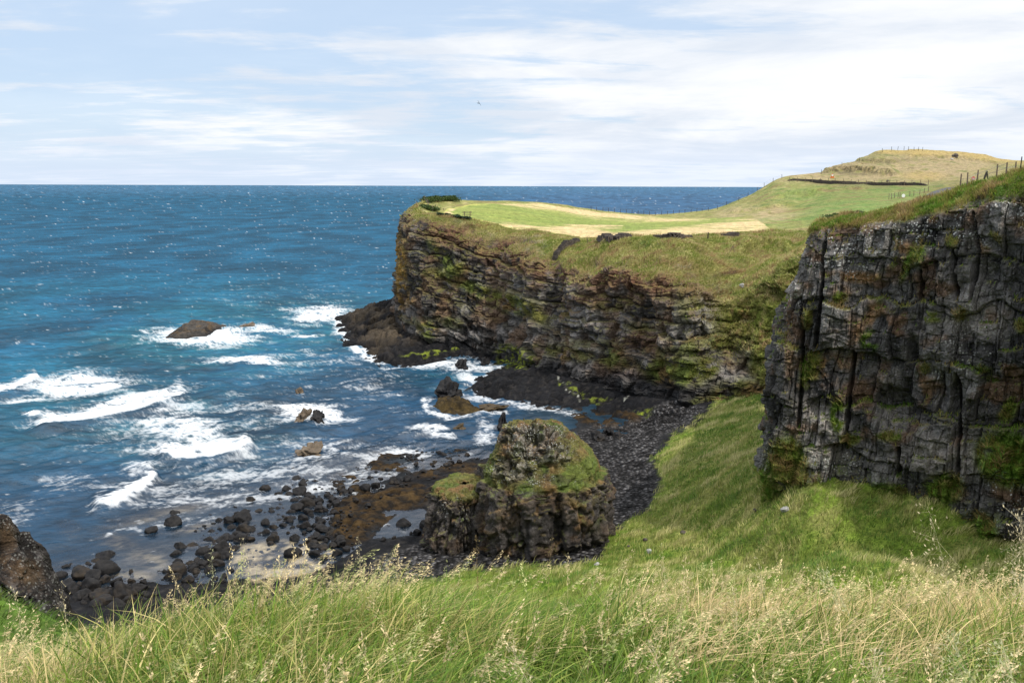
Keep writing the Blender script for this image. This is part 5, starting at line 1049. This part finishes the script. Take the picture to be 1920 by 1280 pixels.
keep = g_.random(n) < np.clip(.0 + 1.3 * fbm(root, .7, 3, 711) + .35 * sst(.6, 1.6, x) + .22 * sst(4.2, 5.6, y) + .2 * sst(-.8, -2, x), .03, 1); root = root[keep]; n = len(root); x = root[:, 0]; y = root[:, 1]
h = .34 + .26 * g_.random(n); lean = np.stack([.35 + .3 * g_.normal(size=n), .22 * g_.normal(size=n)], -1)
colv = np.where((g_.random(n) < .3)[:, None], np.array([.50, .50, .22]), np.array([.74, .60, .35])) * g_.uniform(.8, 1.25, (n, 1))
V, Fq, C = panicles(root, h, lean, colv, 36, .34, .018, .015, g_)
tag(mesh_np('dry_grass_seed_heads', V, Fq, M_BLADE, {'col': C}), 'feathery straw coloured seed heads rising from the near grass', 'grass', kind='stuff')
# the few tall stalks that stand out
def stalk(u, v, y, u0, lab, per, plen, spread, leafl, col, name='tall_grass_stalk'):
    tip = pt(u, v, y); rx = pt(u0, 1100, y)[0]; r0 = np.array([rx, y, float(knoll(np.array(rx), np.array(y)))]); hh = tip[2] - r0[2]
    ln = (tip[:2] - r0[:2]) / hh; V, Fq, C = panicles((r0 - r0)[None], np.array([hh * 1.04]), ln[None], np.array([col]), per, plen, spread, leafl, g_)
    o = mesh_np(name, V, Fq, M_BLADE, {'col': C}); o.location = r0; tag(o, lab, 'grass stalk')
T = [.70, .60, .38]; T2 = [.58, .57, .33]
stalk(1740, 940, 4.6, 1800, 'tallest straw seed stalk arching left before the dark cliff foot', 60, .55, .05, .020, T)
stalk(1915, 955, 4.2, 1935, 'bushy pale seed head at the right edge of the picture', 120, .4, .05, .016, T)
stalk(1905, 1030, 3.9, 1960, 'second pale seed head below the one at the right edge', 110, .4, .05, .016, T)
stalk(1545, 1055, 4.8, 1620, 'wide feathery plume leaning left above the grass crest', 150, .5, .06, .015, T2)
stalk(1420, 1045, 5.0, 1450, 'thin bent seed stalk above the crest right of the stack', 40, .4, .03, .014, T)
stalk(1240, 1020, 5.0, 1255, 'slim upright seed stalk nearest the right foot of the stack', 46, .45, .02, .012, T)
stalk(1375, 1105, 4.4, 1390, 'short dense straw plume on the crest left of the feathery one', 90, .5, .04, .014, T)
stalk(1035, 1008, 5.0, 1025, 'fine brown stalk in front of the stack', 50, .5, .02, .012, [.30, .23, .11])
stalk(893, 1008, 5.0, 897, 'fine brown stalk before the left end of the stack', 60, .5, .022, .012, [.28, .2, .09])
stalk(672, 1008, 5.0, 680, 'thin stalk rising over the brown seaweed', 40, .4, .02, .012, T)
stalk(455, 1010, 5.0, 480, 'tan seed stalk rising over the pale sand', 46, .35, .025, .013, T)
stalk(396, 1030, 5.0, 400, 'greenish seed stalk left of the tan one over the boulders', 46, .4, .025, .013, T2)
stalk(115, 1095, 4.6, 120, 'straw stalk rising before the rock outcrop at lower left', 46, .5, .03, .014, T)
stalk(25, 1105, 4.4, 40, 'straw stalk at the extreme lower left', 46, .5, .03, .014, T)
stalk(1790, 1180, 2.6, 1860, 'big pale plume in the lower right corner grass', 160, .5, .05, .013, T2)
stalk(1640, 1225, 2.4, 1680, 'cream plume low in the lower right foreground', 160, .45, .055, .013, T)
stalk(1880, 1190, 2.5, 1980, 'long green white plume leaning in from the right edge', 190, .6, .05, .013, T2)
stalk(960, 1200, 2.8, 1030, 'cream seed head lying low in the middle foreground', 120, .5, .04, .012, T)
stalk(1230, 1215, 2.6, 1290, 'cream seed head low in the foreground right of middle', 120, .5, .04, .012, T)
# shorter tussocky turf on the slopes
def turf(P, Nn, w, n, hm, wm, seed, label, pals, lean0, name='grass'):
    g_ = np.random.default_rng(seed); a = P[:-1, :-1]; cr = np.linalg.norm(np.cross(P[1:, :-1] - a, P[:-1, 1:] - a), axis=-1) * np.clip(w[:-1, :-1], 0, 1)
    pr = cr.ravel() / cr.sum(); idx = g_.choice(len(pr), n, p=pr); i, j = np.unravel_index(idx, cr.shape); f, k = g_.random((2, n, 1))
    root = P[i, j] + (P[i + 1, j] - P[i, j]) * f + (P[i, j + 1] - P[i, j]) * k; nr = Nn[i, j] * .5 + np.array([0, 0, .7]); nr /= np.linalg.norm(nr, axis=1)[:, None]
    q = fbm(root, .25, 3, seed + 1); q2 = fbm(np.stack([(root[:, 0] * .85 + root[:, 1] * .5) * .22, (root[:, 1] * .85 - root[:, 0] * .5) * 1.0, root[:, 2] * .8], -1), 1, 3, seed + 2)
    pi = np.clip(((q * .8 + q2 * .95 + g_.normal(size=n) * .16) * .8 + .46) * len(pals), 0, len(pals) - 1e-3).astype(int); colv = np.array(pals)[pi] * g_.uniform(.7, 1.35, (n, 1))
    dl = np.array(lean0) + .35 * np.stack([q, q2], -1) + g_.normal(size=(n, 2)) * .25 + Nn[i, j][:, :2] * .5
    V, Fq, C, _ = blades(root, nr, hm * g_.uniform(.5, 1.3, n) * (1 + .9 * q2).clip(.25), wm * g_.uniform(.6, 1.4, n), dl, colv, 2, .5, g_)
    return tag(mesh_np(name, V, Fq, M_BLADE, {'col': C}), label, 'grass', kind='stuff')
SPX = np.stack([SX, SY, SZ], -1); SN = gnormals(SPX); SN *= np.sign(SN[..., 2].mean()); su, sv = proj(SPX)
vis = (su > -300) & (su < 2300) & (SY > 18) & (SZ > .8) & (SX < 45) & ~((SX < -8) & (SY < 54))
PAL1 = [(.085, .165, .02), (.12, .205, .026), (.165, .22, .036), (.22, .25, .055), (.31, .31, .095), (.40, .37, .15)]
turf(SPX, SN, SG * vis, 185000, .36, .05, 31, 'wind combed meadow grass on the slope below the near cliff', PAL1, (.5, .25))
turf(SPX, SN, SG * ((SX < -8) & (SX > -40) & (SY < 54) & (SY > 22) & (SZ > .8)), 26000, .34, .045, 61, 'grass with shade painted in as dark green on the bank below the rock outcrop at lower left', [(.05, .10, .014), (.065, .12, .018), (.08, .13, .02), (.11, .14, .03)], (.4, .0))  # darker blade palette stands in for shade on this bank
PAL2 = [(.11, .20, .025), (.15, .23, .03), (.21, .22, .045), (.27, .24, .07), (.29, .21, .085)]
nu, nv = proj(NP_); nvis = (nu > 1380) & (nu < 2000) & (NRR > .9) & (NRR < 5.4)
turf(NP_, NN_, np.clip(NG_ - .3, 0, 1) * nvis, 80000, .27, .05, 41, 'tufted turf on the brow and ledges of the near cliff', PAL2, (.25, -.1))
hvis = (HU < 1620) & (HR < 4.3) & ((HR > 2.85) | ((HU > 1290) & (HR > 1.6)))
turf(HP, HN, np.clip(HG - .3, 0, 1) * (1 - HF) * hvis, 130000, .36, .085, 51, 'rough tawny grass along the top of the headland cliff', [(.20, .25, .05), (.26, .28, .07), (.33, .32, .10), (.42, .38, .16), (.36, .25, .12)], (.4, -.1))
